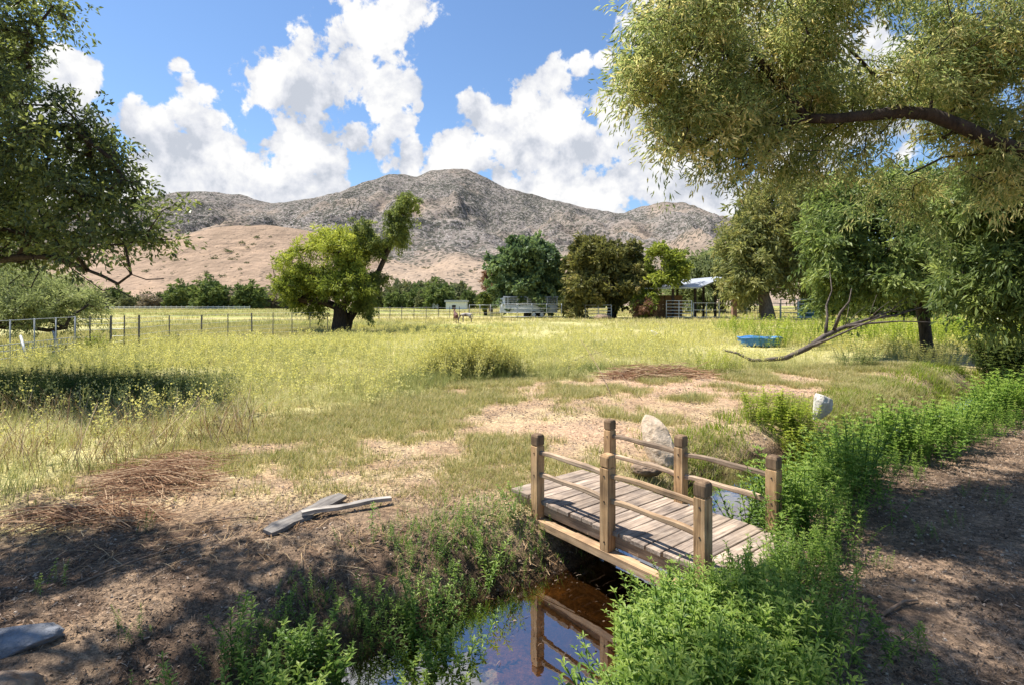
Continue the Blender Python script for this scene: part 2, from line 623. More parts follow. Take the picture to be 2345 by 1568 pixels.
# far blue ridge on the right
xs = np.linspace(700, 2100, 90)
ys = np.linspace(1900, 2600, 30)
X, Y = np.meshgrid(xs, ys)
Z = (HC + (HY - (498 + 22 * np.abs((X / 2300 * F + 512) / K - 1670) / 100) * K) / F * 2300) * np.exp(-((Y - 2300) / 260) ** 2) + (fbm(X * .01, Y * .01, oct=3, seed=83) - .5) * 25
tag(link('distant_ridge', grid_mesh('distant_ridge', X, Y, Z, M_mtn, None, {'tan': np.full(X.size, .1)})), kind='structure')

# ------------------------------------------------------------------ leaves, trees
def leaf_quads(Pp, D, L, W, fold=.25, seedn=None):
    """one folded diamond leaf per row: base, side, tip, side"""
    n = len(Pp)
    D = D / (np.linalg.norm(D, axis=1)[:, None] + 1e-9)
    r = rng.normal(size=(n, 3))
    r[:, 2] += .8
    S = np.cross(D, r)
    S /= np.linalg.norm(S, axis=1)[:, None] + 1e-9
    N = np.cross(S, D)
    L = np.broadcast_to(L, n)[:, None]
    W = np.broadcast_to(W, n)[:, None]
    V = np.empty((n, 4, 3))
    V[:, 0] = Pp
    V[:, 1] = Pp + D * L * .45 + S * W * .5 + N * W * fold
    V[:, 2] = Pp + D * L - N * L * .08
    V[:, 3] = Pp + D * L * .45 - S * W * .5 + N * W * fold
    return V.reshape(-1, 3), np.arange(n * 4).reshape(n, 4)


def lobe_points(lobes, n, gap=.42, gscale=1.0, seed=0, shell=.55):
    """n points inside a list of ellipsoids (centre, (rx, ry, rz)), thinned by noise so that gaps stay open"""
    C = np.array([tuple(l[0]) for l in lobes], dtype=np.float64)
    Rr = np.array([tuple(l[1]) for l in lobes], dtype=np.float64)
    wgt = (Rr[:, 0] * Rr[:, 1] * Rr[:, 2]) ** .72 * np.array([l[2] if len(l) > 2 else 1.0 for l in lobes])
    wgt /= wgt.sum()
    res = []
    tot = 0
    for it in range(30):
        k = rng.choice(len(lobes), size=n * 2, p=wgt)
        d = rng.normal(size=(n * 2, 3))
        d /= np.linalg.norm(d, axis=1)[:, None]
        u = rng.random(n * 2)
        rad = (shell + (1 - shell) * u ** .6) * (.9 + .25 * rng.random(n * 2))
        rad = np.where(rng.random(n * 2) < .25, rad * rng.random(n * 2) ** .5, rad)
        rag = fbm(d[:, 0] * 2.2 + k * 7.3 + 50, d[:, 1] * 2.2 + 50, d[:, 2] * 2.2 + 50, oct=3, seed=seed + 9)
        rad = rad * (.62 + .76 * rag)
        p = C[k] + d * rad[:, None] * Rr[k]
        nz = fbm(p[:, 0] * gscale, p[:, 1] * gscale, p[:, 2] * gscale, oct=2, seed=seed)
        p = p[nz > gap]
        res.append(p)
        tot += len(p)
        if tot >= n:
            break
    return np.concatenate(res)[:n]


def tree(name, label, cat, trunk, trunk_r, lobes, n_clump, n_leaf, leaf, clump_r, leafm, barkm, limbs=(), gap=.40, gscale=1.0, droop=0.2,
         group=None, seed=0, flat=.75, rmin=.006, step=.5, huebias=None, twig_leaves=True, shell=.55, base=None, tubek=6):
    pos = []
    par = []

    def addpoly(pts, pi):
        for q in pts:
            q = np.array(tuple(q), dtype=np.float64)
            if pi >= 0:
                d = np.linalg.norm(q - pos[pi])
                k = max(1, int(d / step))
                a = pos[pi]
                for j in range(1, k + 1):
                    z = a + (q - a) * j / k
                    if j < k:
                        z = z + rng.normal(size=3) * step * .04
                    pos.append(z)
                    par.append(pi)
                    pi = len(pos) - 1
            else:
                pos.append(q)
                par.append(-1)
                pi = 0
        return pi

    addpoly(trunk, -1)
    fixed = {}
    for li in limbs:
        p0 = np.array(tuple(li[0]), dtype=np.float64)
        A = np.array(pos)
        i = int(np.argmin(np.linalg.norm(A - p0, axis=1)))
        addpoly(li, i)
    nfix = len(pos)
    C = lobe_points(lobes, n_clump, gap, gscale, seed, shell)
    A = np.array(pos[: nfix])
    dmin = np.min(np.linalg.norm(C[:, None] - A[None], axis=2), axis=1) if len(C) * len(A) < 4e6 else np.linalg.norm(C - A[-1], axis=1)
    order = np.argsort(dmin)
    buf = np.zeros((nfix + n_clump * 24, 3))
    buf[:nfix] = A
    nb = nfix
    start_i = max(1, int(len(trunk) > 1))
    clump_node = []
    cdir = []
    for ci in order:
        c_ = C[ci]
        dd = np.linalg.norm(buf[start_i:nb] - c_, axis=1) + .25 * np.maximum(0, buf[start_i:nb, 2] - c_[2])
        i = int(np.argmin(dd)) + start_i
        a = buf[i]
        d = np.linalg.norm(c_ - a)
        k = int(min(20, max(1, d / step)))
        pi = i
        jit = rng.normal(size=3) * d * .10
        for j in range(1, k + 1):
            t_ = j / k
            z = a + (c_ - a) * t_ + jit * math.sin(t_ * math.pi) + np.array([0, 0, d * .06 * math.sin(t_ * math.pi)])
            if nb >= len(buf):
                break
            buf[nb] = z
            pos.append(z)
            par.append(pi)
            pi = nb
            nb += 1
        clump_node.append(pi)
        v_ = c_ - buf[par[pi]] if par[pi] >= 0 else np.array([0, 0, 1.0])
        cdir.append(v_ / (np.linalg.norm(v_) + 1e-9))
    pos = buf[:nb]
    par = np.array(par[:nb])
    cnt = np.zeros(nb)
    for i in clump_node:
        cnt[i] += 1
    for i in range(nb - 1, 0, -1):
        cnt[par[i]] += cnt[i]
    rad = np.maximum(rmin, trunk_r * (np.maximum(cnt, .3) / max(1, cnt[0])) ** .5)
    # trunk flare
    kids = [[] for _ in range(nb)]
    for i in range(1, nb):
        kids[par[i]].append(i)
    used = np.zeros(nb, bool)
    Vs, Fs, off = [], [], 0
    stack = [(0, -1)]
    while stack:
        i, pi = stack.pop()
        ch = ([pi] if pi >= 0 else []) + [i]
        while kids[i]:
            ks = sorted(kids[i], key=lambda q: -cnt[q])
            for q in ks[1:]:
                stack.append((q, i))
            i = ks[0]
            ch.append(i)
        if len(ch) < 2:
            continue
        pts = pos[ch]
        rr = rad[ch].copy()
        if pi >= 0:
            rr[0] = rr[1]
        else:
            hgt = np.linalg.norm(pts - pts[0], axis=1)
            rr *= 1 + .45 * np.exp(-hgt / (trunk_r * 2.2))
        kk = tubek if rr.max() > .03 else 4
        V = tube_verts(pts, rr, kk)
        if rr.max() > trunk_r * .3:
            nz = fbm(V[:, 0] * 1.3 / trunk_r, V[:, 1] * 1.3 / trunk_r, V[:, 2] * .5 / trunk_r, oct=3, seed=seed + 3) - .5
            cen = np.repeat(pts, kk, axis=0)
            V = cen + (V - cen) * (1 + nz * .55)[:, None]
        n_ = len(ch)
        ii = np.arange(n_ - 1)[:, None] * kk + np.arange(kk)[None]
        jj = np.arange(n_ - 1)[:, None] * kk + (np.arange(kk)[None] + 1) % kk
        fs = np.stack([ii, jj, jj + kk, ii + kk], 2).reshape(-1, 4) + off
        Vs.append(V)
        Fs.append(fs)
        off += len(V)
    b0 = np.array(pos[0]) if base is None else np.array(base)
    root = thing(name, label, cat, tuple(b0), 0, group)
    V = np.concatenate(Vs) - b0
    link('trunk', mesh_np('trunk', V, np.concatenate(Fs), barkm, None, True), None, root)
    # leaves
    L0, W0 = leaf
    nl = n_leaf
    C = C[order]
    cd_ = np.array(cdir) + rng.normal(size=C.shape) * .45
    cd_[:, 2] -= droop * .6
    cd_ /= np.linalg.norm(cd_, axis=1)[:, None]
    cen = np.repeat(C, nl, axis=0)
    cr = np.repeat(clump_r * (.6 + .8 * rng.random(len(C))), nl)
    o = rng.normal(size=(len(cen), 3))
    o /= np.linalg.norm(o, axis=1)[:, None]
    o *= (rng.random(len(cen)) ** .5)[:, None]
    tt_ = rng.random(len(cen)) * 1.7 - .7
    sdir = np.repeat(cd_, nl, axis=0)
    Pp = cen + sdir * (tt_ * cr * 1.25)[:, None] + o * (cr * (.62 - .28 * np.clip(tt_, 0, 1)))[:, None] * np.array([1, 1, flat])
    Pp[:, 2] -= droop * cr * (np.clip(tt_, 0, 1) ** 2) * 1.6
    D = o * .7 + sdir * .7 + rng.normal(size=o.shape) * .5
    D[:, 2] -= droop * 1.6
    sz = (.65 + .7 * rng.random(len(cen)))
    V, q = leaf_quads(Pp, D, L0 * sz, W0 * sz)
    cv = np.repeat(rng.random(len(C)), nl) * .55 + rng.random(len(cen)) * .45
    if huebias is not None:
        cv = np.clip(cv + huebias(Pp), 0, 1)
    link('crown', mesh_np('crown', V - b0, q, leafm, {'rnd': np.repeat(cv, 4)}), None, root)
    return root


def lob(dx, dy, Y, rx, rz, ry=None, w=1.0):
    c_ = P(dx, dy, Y)
    a, b_ = rx * K / F * Y, rz * K / F * Y
    return (c_, (a, ry if ry is not None else a, b_), w)


M_bark = solid_mat('dark_bark', (.022, .016, .012), (.075, .055, .04), 14, .9, bump=.8, bscale=40, stretch=(1, 1, .3))
M_bark2 = solid_mat('grey_brown_bark', (.07, .052, .038), (.19, .15, .115), 9, .9, bump=.8, bscale=30, stretch=(1, 1, .3))
M_lf_oak = leaf_mat('dark_glossy_leaves', [(0, (.04, .06, .025)), (.45, (.10, .125, .045)), (.8, (.22, .245, .07)), (1, (.37, .38, .11))], .42, .42, .4)
M_lf_will = leaf_mat('willow_leaves', [(0, (.065, .10, .035)), (.3, (.18, .225, .08)), (.55, (.34, .36, .145)), (.78, (.55, .49, .23)), (1, (.74, .58, .28))], .55, .55, .25)  # leaf tones; cream and dark ends also stand for highlights and shadows
M_lf_will2 = leaf_mat('willow_leaves_mid', [(0, (.09, .11, .04)), (.5, (.22, .23, .08)), (1, (.42, .37, .14))], .38, .55, .25)
M_lf_ash = leaf_mat('fresh_green_leaves', [(0, (.06, .095, .025)), (.5, (.17, .22, .065)), (1, (.38, .42, .13))], .45, .5, .3)
M_lf_yel = leaf_mat('yellow_green_leaves', [(0, (.10, .135, .025)), (.45, (.29, .325, .055)), (1, (.53, .53, .10))], .35, .55, .2)
M_lf_ivy = leaf_mat('deep_green_leaves', [(0, (.05, .075, .024)), (.55, (.13, .165, .045)), (1, (.29, .31, .08))], .3, .5, .25)
M_lf_vine = leaf_mat('vine_leaves', [(0, (.06, .085, .025)), (.5, (.17, .205, .055)), (1, (.36, .38, .10))], .38, .5, .25)
M_lf_cot = leaf_mat('cottonwood_leaves', [(0, (.05, .085, .04)), (.5, (.115, .165, .07)), (1, (.24, .30, .12))], .3, .5, .3)
M_lf_rough = leaf_mat('olive_leaves', [(0, (.045, .05, .02)), (.45, (.13, .13, .04)), (.8, (.28, .26, .085)), (1, (.42, .32, .16))], .28, .55, .2)
M_lf_pale = leaf_mat('pale_willow_leaves', [(0, (.13, .155, .065)), (.5, (.26, .29, .125)), (1, (.42, .43, .19))], .4, .55, .25)
M_lf_far = leaf_mat('far_bush_leaves', [(0, (.08, .09, .045)), (.5, (.165, .18, .085)), (1, (.28, .28, .14))], .25, .7, .1)
M_lf_dry = leaf_mat('dry_rusty_leaves', [(0, (.14, .07, .045)), (.6, (.25, .14, .09)), (1, (.34, .22, .14))], .2, .8, .1)

# near tree on the left ----------------------------------------------------------
SA = 1.24
lobL = lambda dx, dy, Y, rx, rz, ry=None, w=1.0: lob(dx, dy, Y * SA, rx, rz, None if ry is None else ry * SA, w)
PL = lambda dx, dy, Y: P(dx, dy, Y * SA)
lobA = [lobL(40, 150, 8.1, 95, 105, 1.1), lobL(105, 270, 8.0, 105, 85, 1.0, .8), lobL(190, 350, 7.8, 75, 85, .8, .9), lobL(90, 400, 8.4, 150, 110, 1.1), lobL(230, 440, 7.8, 80, 65, .7),
        lobL(130, 530, 7.9, 170, 75, 1.0), lobL(270, 555, 7.6, 105, 60, .7), lobL(345, 585, 7.4, 55, 45, .4), lobL(40, 540, 8.2, 120, 70, .9), lobL(395, 490, 7.3, 32, 32, .25, .5), lobL(20, 10, 8.0, 115, 75, .9, .7),
        (Vector((-12.6, 11.6, 6.4)), (2.6, 2.0, 2.4), .8), (Vector((-12.6, 12.2, 3.6)), (2.0, 2.0, 1.2), .8),
        (Vector((-5.9, 4.4, 5.7)), (1.3, .9, .45), 1.5), (Vector((-4.2, 4.2, 5.7)), (1.1, .75, .4), .8), (Vector((-7.6, 4.9, 5.8)), (1.3, .9, .5), 1.3), (Vector((-5.2, 3.5, 5.6)), (1.2, .6, .4), 1.2)]
trunkA = [(-14.0, 11.4, -.2), (-13.8, 11.3, 2.0), (-13.3, 11.2, 3.6), (-12.6, 11.0, 5.2), (-12.2, 10.9, 6.8)]
limbA = [[(-13.6, 11.3, 2.6), PL(40, 590, 8.0), PL(130, 590, 7.9), PL(200, 640, 7.7), PL(235, 665, 7.6), PL(262, 660, 7.5), PL(300, 680, 7.4)],
         [PL(130, 590, 7.9), PL(235, 632, 7.6), PL(270, 650, 7.5), PL(300, 628, 7.4), PL(335, 640, 7.3), PL(375, 638, 7.3)],
         [(-12.6, 11.0, 5.2), PL(60, 300, 8), PL(160, 290, 7.9), PL(250, 360, 7.7)],
         [(-12.6, 11.0, 5.2), (-10.6, 7.6, 6.0), (-8.4, 5.4, 5.8), (-6.2, 4.6, 5.7), (-4.2, 4.2, 5.7)],
         [PL(60, 560, 8.0), PL(90, 620, 7.8), PL(70, 660, 7.7)], [PL(140, 560, 8.0), PL(160, 610, 7.8), PL(185, 645, 7.7)]]
tree('spreading_tree', 'dark leafy tree hanging in from the left edge over a low bare twisted limb', 'tree', trunkA, .22, lobA, 1420, 48, (.095, .045), .36, M_lf_oak, M_bark,
     limbA, gap=.505, gscale=1.2, droop=.25, seed=101, rmin=.009, step=.4, base=(-14.0, 11.4, -.2))

# big willow on the right -----------------------------------------------------------
SR = .80
lobS = lambda dx, dy, Y, rx, rz, ry=None, w=1.0: lob(dx, dy, Y * SR, rx, rz, None if ry is None else ry * SR, w)
PS = lambda dx, dy, Y: P(dx, dy, Y * SR)
lobR = [lobS(1570, 120, 6.0, 145, 135, 1.0, .9), lobS(1500, 220, 5.9, 85, 120, .7, .8), lobS(1530, 350, 5.8, 70, 85, .5, .6), lobS(1640, 280, 6.0, 130, 100, .8, .8), lobS(1740, 70, 6.3, 180, 130, 1.1), lobS(1760, 200, 6.2, 150, 100, .9, .8),
        lobS(1940, 90, 6.5, 190, 140, 1.2), lobS(1960, 220, 6.4, 160, 90, .9, .8), lobS(2150, 110, 6.6, 180, 150, 1.1), lobS(2300, 180, 6.8, 160, 160, 1.0), lobS(1690, 370, 5.9, 70, 60, .4, .35), lobS(1850, 350, 6.3, 140, 60, .7, .5),
        lobS(2050, 370, 6.8, 150, 100, .9, .6), lobS(2200, 360, 6.8, 130, 100, .9, .7), lobS(1640, 20, 6.0, 100, 90, .7), lobS(2100, 440, 7.2, 150, 70, .9, .4), lobS(2290, 390, 7.2, 120, 80, .9, .6), lobS(1560, 400, 5.7, 60, 45, .3, .4),
        (Vector((-.7, 3.6, 5.6)), (.7, .5, .35), 1.5), (Vector((.1, 4.2, 5.7)), (.8, .5, .35), 1.1), (Vector((-1.2, 2.6, 5.5)), (.7, .5, .3), 1.2)]
trunkR = [(7.4, 5.9, -.1), (7.1, 5.7, 1.1), (6.5, 5.4, 2.0), (5.8, 5.2, 2.5)]
limbR = [[(5.8, 5.2, 2.5), PS(2345, 345, 6.4), PS(2270, 322, 6.3), PS(2200, 290, 6.3), PS(2130, 262, 6.3), PS(2060, 256, 6.2), PS(1950, 268, 6.2), PS(1850, 270, 6.1), PS(1770, 285, 6.1), PS(1700, 300, 6.0), PS(1640, 310, 6.0), PS(1590, 340, 5.9), PS(1560, 390, 5.8)],
         [PS(1830, 272, 6.1), PS(1770, 340, 6.0), PS(1700, 385, 5.9)], [PS(1850, 270, 6.1), PS(1790, 200, 6.1), PS(1720, 110, 6.1)], [PS(2060, 256, 6.2), PS(2010, 180, 6.3), PS(1920, 90, 6.4)],
         [PS(2345, 345, 6.4), PS(2280, 350, 6.5), PS(2160, 360, 6.7), PS(2080, 400, 6.8)], [(6.5, 5.4, 2.0), (5.8, 5.4, 4.6), (4.0, 5.3, 5.6), (2.2, 4.9, 5.8), (.9, 4.4, 5.7), (-.4, 4.0, 5.6)]]
tree('willow_tree', 'golden green willow reaching in from the right on a thick dark arching limb', 'tree', trunkR, .08, lobR, 2250, 66, (.062, .0135), .20, M_lf_will, M_bark,
     limbR, gap=.50, gscale=1.9, droop=.32, seed=202, rmin=.004, step=.22, base=(7.4, 5.9, -.1))

# fresh green tree, middle right ------------------------------------------------------
lobG = [lob(1915, 535, 17, 65, 60, 1.2), lob(1905, 610, 17, 60, 50, 1.2), lob(1980, 640, 16.5, 100, 40, 1.3), lob(2040, 560, 17, 90, 80, 1.5), lob(2130, 630, 17, 100, 55, 1.4), lob(2180, 540, 17.5, 90, 80, 1.4), lob(2010, 490, 18, 80, 50, 1.2), lob(2260, 600, 17, 80, 70, 1.3), lob(1940, 460, 18, 70, 50, 1.2), lob(2080, 440, 18, 90, 55, 1.4), lob(2200, 460, 18, 90, 60, 1.4), lob(1900, 690, 17.5, 60, 25, 1.0, .6)]
gz = float(ground_h(np.array([13.5]), np.array([17.8]))[0])
tree('ash_tree', 'fresh green leafy tree under the willow limb, right of the corral', 'tree', [(13.6, 17.8, gz - .1), (13.3, 17.7, 1.5), (12.8, 17.5, 2.8), (12.0, 17.3, 4.0)], .17, lobG, 900, 52, (.19, .075), .46, M_lf_ash, M_bark,
     gap=.42, gscale=.7, droop=.35, seed=303, rmin=.012, step=.5)
lobH = [lob(2300, 470, 9, 100, 60, .8), lob(2320, 570, 9, 95, 75, .8), lob(2350, 660, 9.2, 90, 60, .8), lob(2260, 520, 9.3, 70, 50, .6), lob(2450, 520, 9, 120, 150, 1.0), lob(2310, 400, 9.2, 90, 50, .8), lob(2240, 620, 9.4, 70, 60, .6), lob(2200, 500, 9.6, 90, 70, .7, .8), lob(2330, 700, 9.0, 80, 40, .6)]
tree('young_ash_tree', 'bright green tree at the right edge below the willow', 'tree', [(9.9, 9.6, -.1), (9.8, 9.5, 1.4), (9.6, 9.4, 2.6), (9.3, 9.2, 3.6)], .14, lobH, 560, 60, (.13, .042), .32, M_lf_ash, M_bark,
     gap=.42, gscale=1.0, droop=.4, seed=304, rmin=.008, step=.3)

# tall tree with a leaning trunk behind the corral
lobM = [lob(1760, 500, 56, 75, 75, 4), lob(1830, 440, 57, 65, 55, 4), lob(1715, 570, 55, 55, 55, 3.5), lob(1850, 520, 57, 75, 80, 4), lob(1700, 640, 54, 40, 35, 2.5), lob(1800, 610, 56, 75, 50, 4), lob(1860, 620, 58, 70, 60, 4), lob(1900, 470, 60, 70, 60, 4), lob(1735, 640, 55, 50, 25, 2.5)]
b_ = G(1757, 728)
b_ = Vector((P(1757, 728, 54).x, 54, -.1))
tree('field_willow', 'tall olive willow with one bare leaning trunk beside the white corral panels', 'tree', [b_, P(1752, 690, 54.2), P(1742, 660, 54.4), P(1745, 610, 54.8), P(1770, 560, 55.2), P(1790, 500, 55.6)], .52, lobM, 900, 50, (.55, .18), 1.0, M_lf_will2, M_bark2,
     limbs=[[P(1742, 660, 54.4), P(1715, 640, 54), P(1690, 630, 54)], [P(1745, 620, 54.8), P(1800, 590, 56), P(1850, 540, 57)]], gap=.36, gscale=.25, droop=.3, seed=404, rmin=.03, step=1.2)

# yellow-green tree and the ivy-hung snag beside it, middle of the photo
lobY = [lob(775, 560, 33, 75, 32, 1.8), lob(700, 590, 33, 62, 40, 1.7), lob(740, 630, 33, 95, 42, 2.0), lob(675, 650, 33, 42, 35, 1.3), lob(820, 610, 33, 45, 50, 1.5), lob(790, 655, 31.5, 72, 26, 1.4), lob(700, 680, 33.5, 55, 20, 1.5), lob(720, 710, 33, 18, 22, .6, .6)]
crown_shade = lambda p: np.clip((p[:, 2] - 4.2) * .16, -.38, .2)  # shade put into leaf colour: low leaves darker, top leaves lighter
b_ = P(778, 757, 33)
tree('yellow_green_tree', 'yellow green rounded tree with a short thick dark trunk in the open field', 'tree', [(b_.x, 33, -.2), P(778, 735, 33), P(779, 715, 33), P(776, 700, 33), P(765, 670, 33), P(755, 630, 33)], .40, lobY, 620, 62, (.20, .065), .44, M_lf_yel, M_bark,
     gap=.42, limbs=[[P(778, 705, 33), P(740, 690, 33), P(690, 685, 33.2), P(640, 668, 33.3)], [P(640, 668, 33.3), P(630, 640, 33.3), P(622, 600, 33.3)], [P(779, 710, 33), P(810, 670, 33), P(825, 620, 33)]], gscale=.7, droop=.15, seed=505, rmin=.02, step=.6, huebias=crown_shade)
lobI = [lob(933, 462, 33.5, 26, 30, .8), lob(915, 500, 33.5, 28, 35, .8), lob(905, 545, 33.4, 24, 38, .7), lob(885, 580, 33.3, 20, 32, .6), lob(872, 620, 33.2, 16, 36, .5), lob(858, 660, 33.1, 17, 36, .6), lob(835, 690, 33, 26, 28, .8),
        lob(835, 530, 33.3, 30, 42, .8), lob(820, 580, 33.2, 20, 40, .6), lob(868, 510, 33.4, 26, 30, .7), lob(850, 550, 33.3, 22, 28, .7), lob(825, 640, 33.1, 14, 40, .5), lob(850, 720, 33, 10, 14, .4, .6)]
tree('vine_hung_snag', 'leaning broken tree hung with dark green vines, growing behind the yellow green tree', 'tree', [(P(790, 757, 33.6).x, 33.6, -.2), P(800, 730, 33.5), P(815, 705, 33.4), P(845, 660, 33.3), P(868, 620, 33.3), P(890, 570, 33.4), P(915, 500, 33.5), P(930, 465, 33.5)], .26, [(l_[0], (l_[1][0] * 1.12, l_[1][1] * 1.12, l_[1][2] * 1.0), l_[2]) for l_ in lobI], 620, 46, (.15, .065), .27, M_lf_vine, M_bark,
     limbs=[[P(815, 705, 33.4), P(826, 650, 33.3), P(818, 590, 33.3), P(812, 520, 33.3), P(805, 480, 33.3), P(795, 455, 33.3)], [P(812, 500, 33.3), P(822, 470, 33.3), P(824, 450, 33.3)], [P(818, 590, 33.3), P(845, 530, 33.3), P(855, 500, 33.3)]], gap=.45, gscale=1.0, droop=.5, seed=606, rmin=.015, step=.5)

# cottonwood, rough dark tree, small trees at the corral -----------------------------------------------
b_ = P(1210, 715, 66)
tree('cottonwood_tree', 'round dense dark green tree standing behind the stock trailer', 'tree', [(b_.x, 66, -.2), P(1210, 690, 66), P(1208, 640, 66), P(1206, 590, 66)], .45,
     [lob(1207, 620, 66, 72, 62, 4.2), lob(1205, 588, 66, 55, 34, 3.4), lob(1165, 642, 65.5, 34, 46, 3), lob(1250, 640, 66, 34, 46, 3), lob(1207, 676, 65, 66, 22, 3.4), lob(1150, 605, 66, 20, 18, 1.5)], 620, 66, (.5, .36), .85, M_lf_cot, M_bark2, gap=.38, gscale=.25, droop=.15, seed=707, rmin=.03, step=1.2)
b_ = P(1400, 722, 61)
tree('olive_tree', 'ragged olive brown tree with spiky top between trailer and open shed', 'tree', [(b_.x, 61, -.2), P(1402, 690, 61), P(1400, 640, 61), P(1398, 590, 61)], .42,
     [lob(1390, 600, 61, 50, 38, 3), lob(1340, 600, 61, 36, 38, 2.4), lob(1440, 595, 61, 36, 40, 2.4), lob(1350, 660, 60, 48, 40, 3), lob(1420, 670, 60, 60, 40, 3), lob(1465, 640, 60.5, 30, 36, 2), lob(1330, 700, 60, 30, 22, 2), lob(1430, 705, 60, 45, 20, 2.4), lob(1400, 560, 61, 10, 16, .8), lob(1450, 558, 61, 8, 16, .8), lob(1340, 562, 61, 9, 16, .8), lob(1372, 556, 61, 8, 14, .8)], 720, 50, (.5, .24), .75, M_lf_rough, M_bark, gap=.45, gscale=.3, droop=.1, seed=808, rmin=.03, step=1.0)
b_ = P(1495, 722, 58)
tree('slender_tree', 'slender yellow green tree with pale forked trunk in front of the open shed', 'tree', [(b_.x, 58, -.2), P(1497, 690, 58), P(1502, 660, 58), P(1512, 625, 58), P(1518, 590, 58)], .16,
     [lob(1508, 595, 58, 20, 32, 1.4), lob(1540, 605, 58.5, 26, 26, 1.6), lob(1535, 628, 58, 26, 12, 1.4), lob(1500, 630, 58, 14, 20, 1.0), lob(1480, 690, 57.5, 20, 22, 1.2)], 110, 80, (.42, .17), .75, M_lf_yel, M_bark2, gap=.40, gscale=.35, droop=.2, seed=909, rmin=.03, step=1.0, huebias=lambda p: np.full(len(p), -.22))
for i, (dx, Y_, l_, lab) in enumerate([(1590, 84, [(1585, 640, 40, 45), (1605, 610, 30, 36), (1570, 670, 40, 30)], 'pale feathery willow directly behind the open shed roof'),
                                       (1655, 90, [(1650, 625, 40, 48), (1670, 665, 45, 35), (1640, 600, 24, 28)], 'pale green willow behind the right end of the shed roof')]):
    b_ = P(dx, 715, Y_)
    tree('back_willow', lab, 'tree', [(b_.x, Y_, -.2), P(dx, 690, Y_), P(dx, 650, Y_)], .4, [lob(a, b, Y_, c_, d, 4) for a, b, c_, d in l_], 170, 90, (.75, .2), 1.3, M_lf_pale, M_bark2, gap=.38, gscale=.2, droop=.5, seed=1000 + i, rmin=.04, step=1.5, huebias=lambda p: np.full(len(p), -.15))
# pale willow far left, trunk out of the picture
tree('pale_willow', 'pale silvery green willow with a drooping crown at the left edge behind the pipe gate', 'tree', [(-22.5, 20.5, -.2), (-22.4, 20.4, 1.6), (-21.8, 20.2, 2.6), (-20.5, 20, 3.2)], .32,
     [lob(50, 680, 20, 95, 62, 2.2), lob(125, 702, 19.6, 78, 46, 1.8), lob(20, 645, 20.5, 75, 36, 2.2), lob(-60, 680, 20, 110, 75, 2.5), lob(-150, 640, 20.5, 120, 100, 2.5)], 420, 130, (.17, .034), .5, M_lf_pale, M_bark,
     limbs=[[(-21.8, 20.2, 2.6), P(0, 738, 19.8), P(60, 748, 19.5), P(110, 756, 19.3), P(150, 750, 19.2)]], gap=.36, gscale=.6, droop=.2, seed=1101, rmin=.01, step=.5)
# dead rusty tree and a small dark one in the pasture
b_ = P(1124, 712, 90)
tree('dead_tree', 'rusty brown dead tree left of the round cottonwood', 'tree', [(b_.x, 90, -.2), P(1124, 690, 90), P(1122, 660, 90)], .3, [lob(1124, 655, 90, 11, 22, 1.5), lob(1128, 685, 90, 12, 20, 1.5), lob(1118, 632, 90, 6, 14, 1)], 60, 60, (.5, .16), .8, M_lf_dry, M_bark2, gap=.4, gscale=.3, seed=1201, rmin=.05, step=1.2)
b_ = P(1112, 716, 72)
tree('small_tree', 'small dark narrow tree in the pasture just right of the two horses', 'tree', [(b_.x, 72, -.2), P(1111, 700, 72), P(1110, 690, 72)], .2, [lob(1110, 686, 72, 9, 12, 1.0)], 40, 60, (.34, .2), .55, M_lf_ivy, M_bark, gap=.3, gscale=.3, seed=1202, rmin=.04, step=.8)


# bushes along the foot of the hills: one built per kind, then copied ------------------------------------
def copy_tree(o, parent=None):
    c_ = o.copy()
    COL.objects.link(c_)
    if parent is not None:
        c_.parent = parent
    for ch in list(o.children):
        copy_tree(ch, c_)
    return c_


def bush_proto(name, label, cat, leafm, seed, w, h, nclump, nleaf, leaf, cr, group, barkm=None, trunk_r=.22):
    r = tree(name, label, cat, [(0, 0, -.2), (0, 0, h * .25), (0.1, 0, h * .5)], trunk_r,
             [(Vector((0, 0, h * .58)), (w * .42, w * .42, h * .40)), (Vector((w * .22, 0, h * .42)), (w * .3, w * .3, h * .34)), (Vector((-w * .24, .1, h * .40)), (w * .3, w * .3, h * .33)), (Vector((0, 0, h * .2)), (w * .42, w * .4, h * .2))],
             nclump, nleaf, leaf, cr, leafm, barkm or M_bark2, gap=.36, gscale=.4, droop=.1, seed=seed, rmin=.03, step=1.0, group=group)
    return r


GRP = 'bushy trees along the foot of the hills'
labs = ['mid green bushy tree in the row along the foot of the hills', 'grey green bushy tree in the row along the foot of the hills', 'dull brown bush in the row along the foot of the hills']
M_lf_far2 = leaf_mat('far_green_leaves', [(0, (.06, .09, .03)), (.5, (.13, .17, .055)), (1, (.25, .28, .09))], .25, .6, .1)
M_lf_far3 = leaf_mat('far_brown_leaves', [(0, (.15, .12, .085)), (.5, (.25, .205, .15)), (1, (.36, .30, .22))], .2, .8, .1)
protos = [bush_proto('distant_tree', labs[0], 'tree', M_lf_far2, 1301, 9, 7.5, 90, 50, (.9, .55), 1.3, GRP),
          bush_proto('distant_tree', labs[1], 'tree', M_lf_far, 1302, 10, 6.5, 90, 50, (.9, .5), 1.3, GRP),
          bush_proto('distant_tree', labs[2], 'tree', M_lf_far3, 1303, 8, 5, 70, 45, (.8, .4), 1.2, GRP)]
spots = []
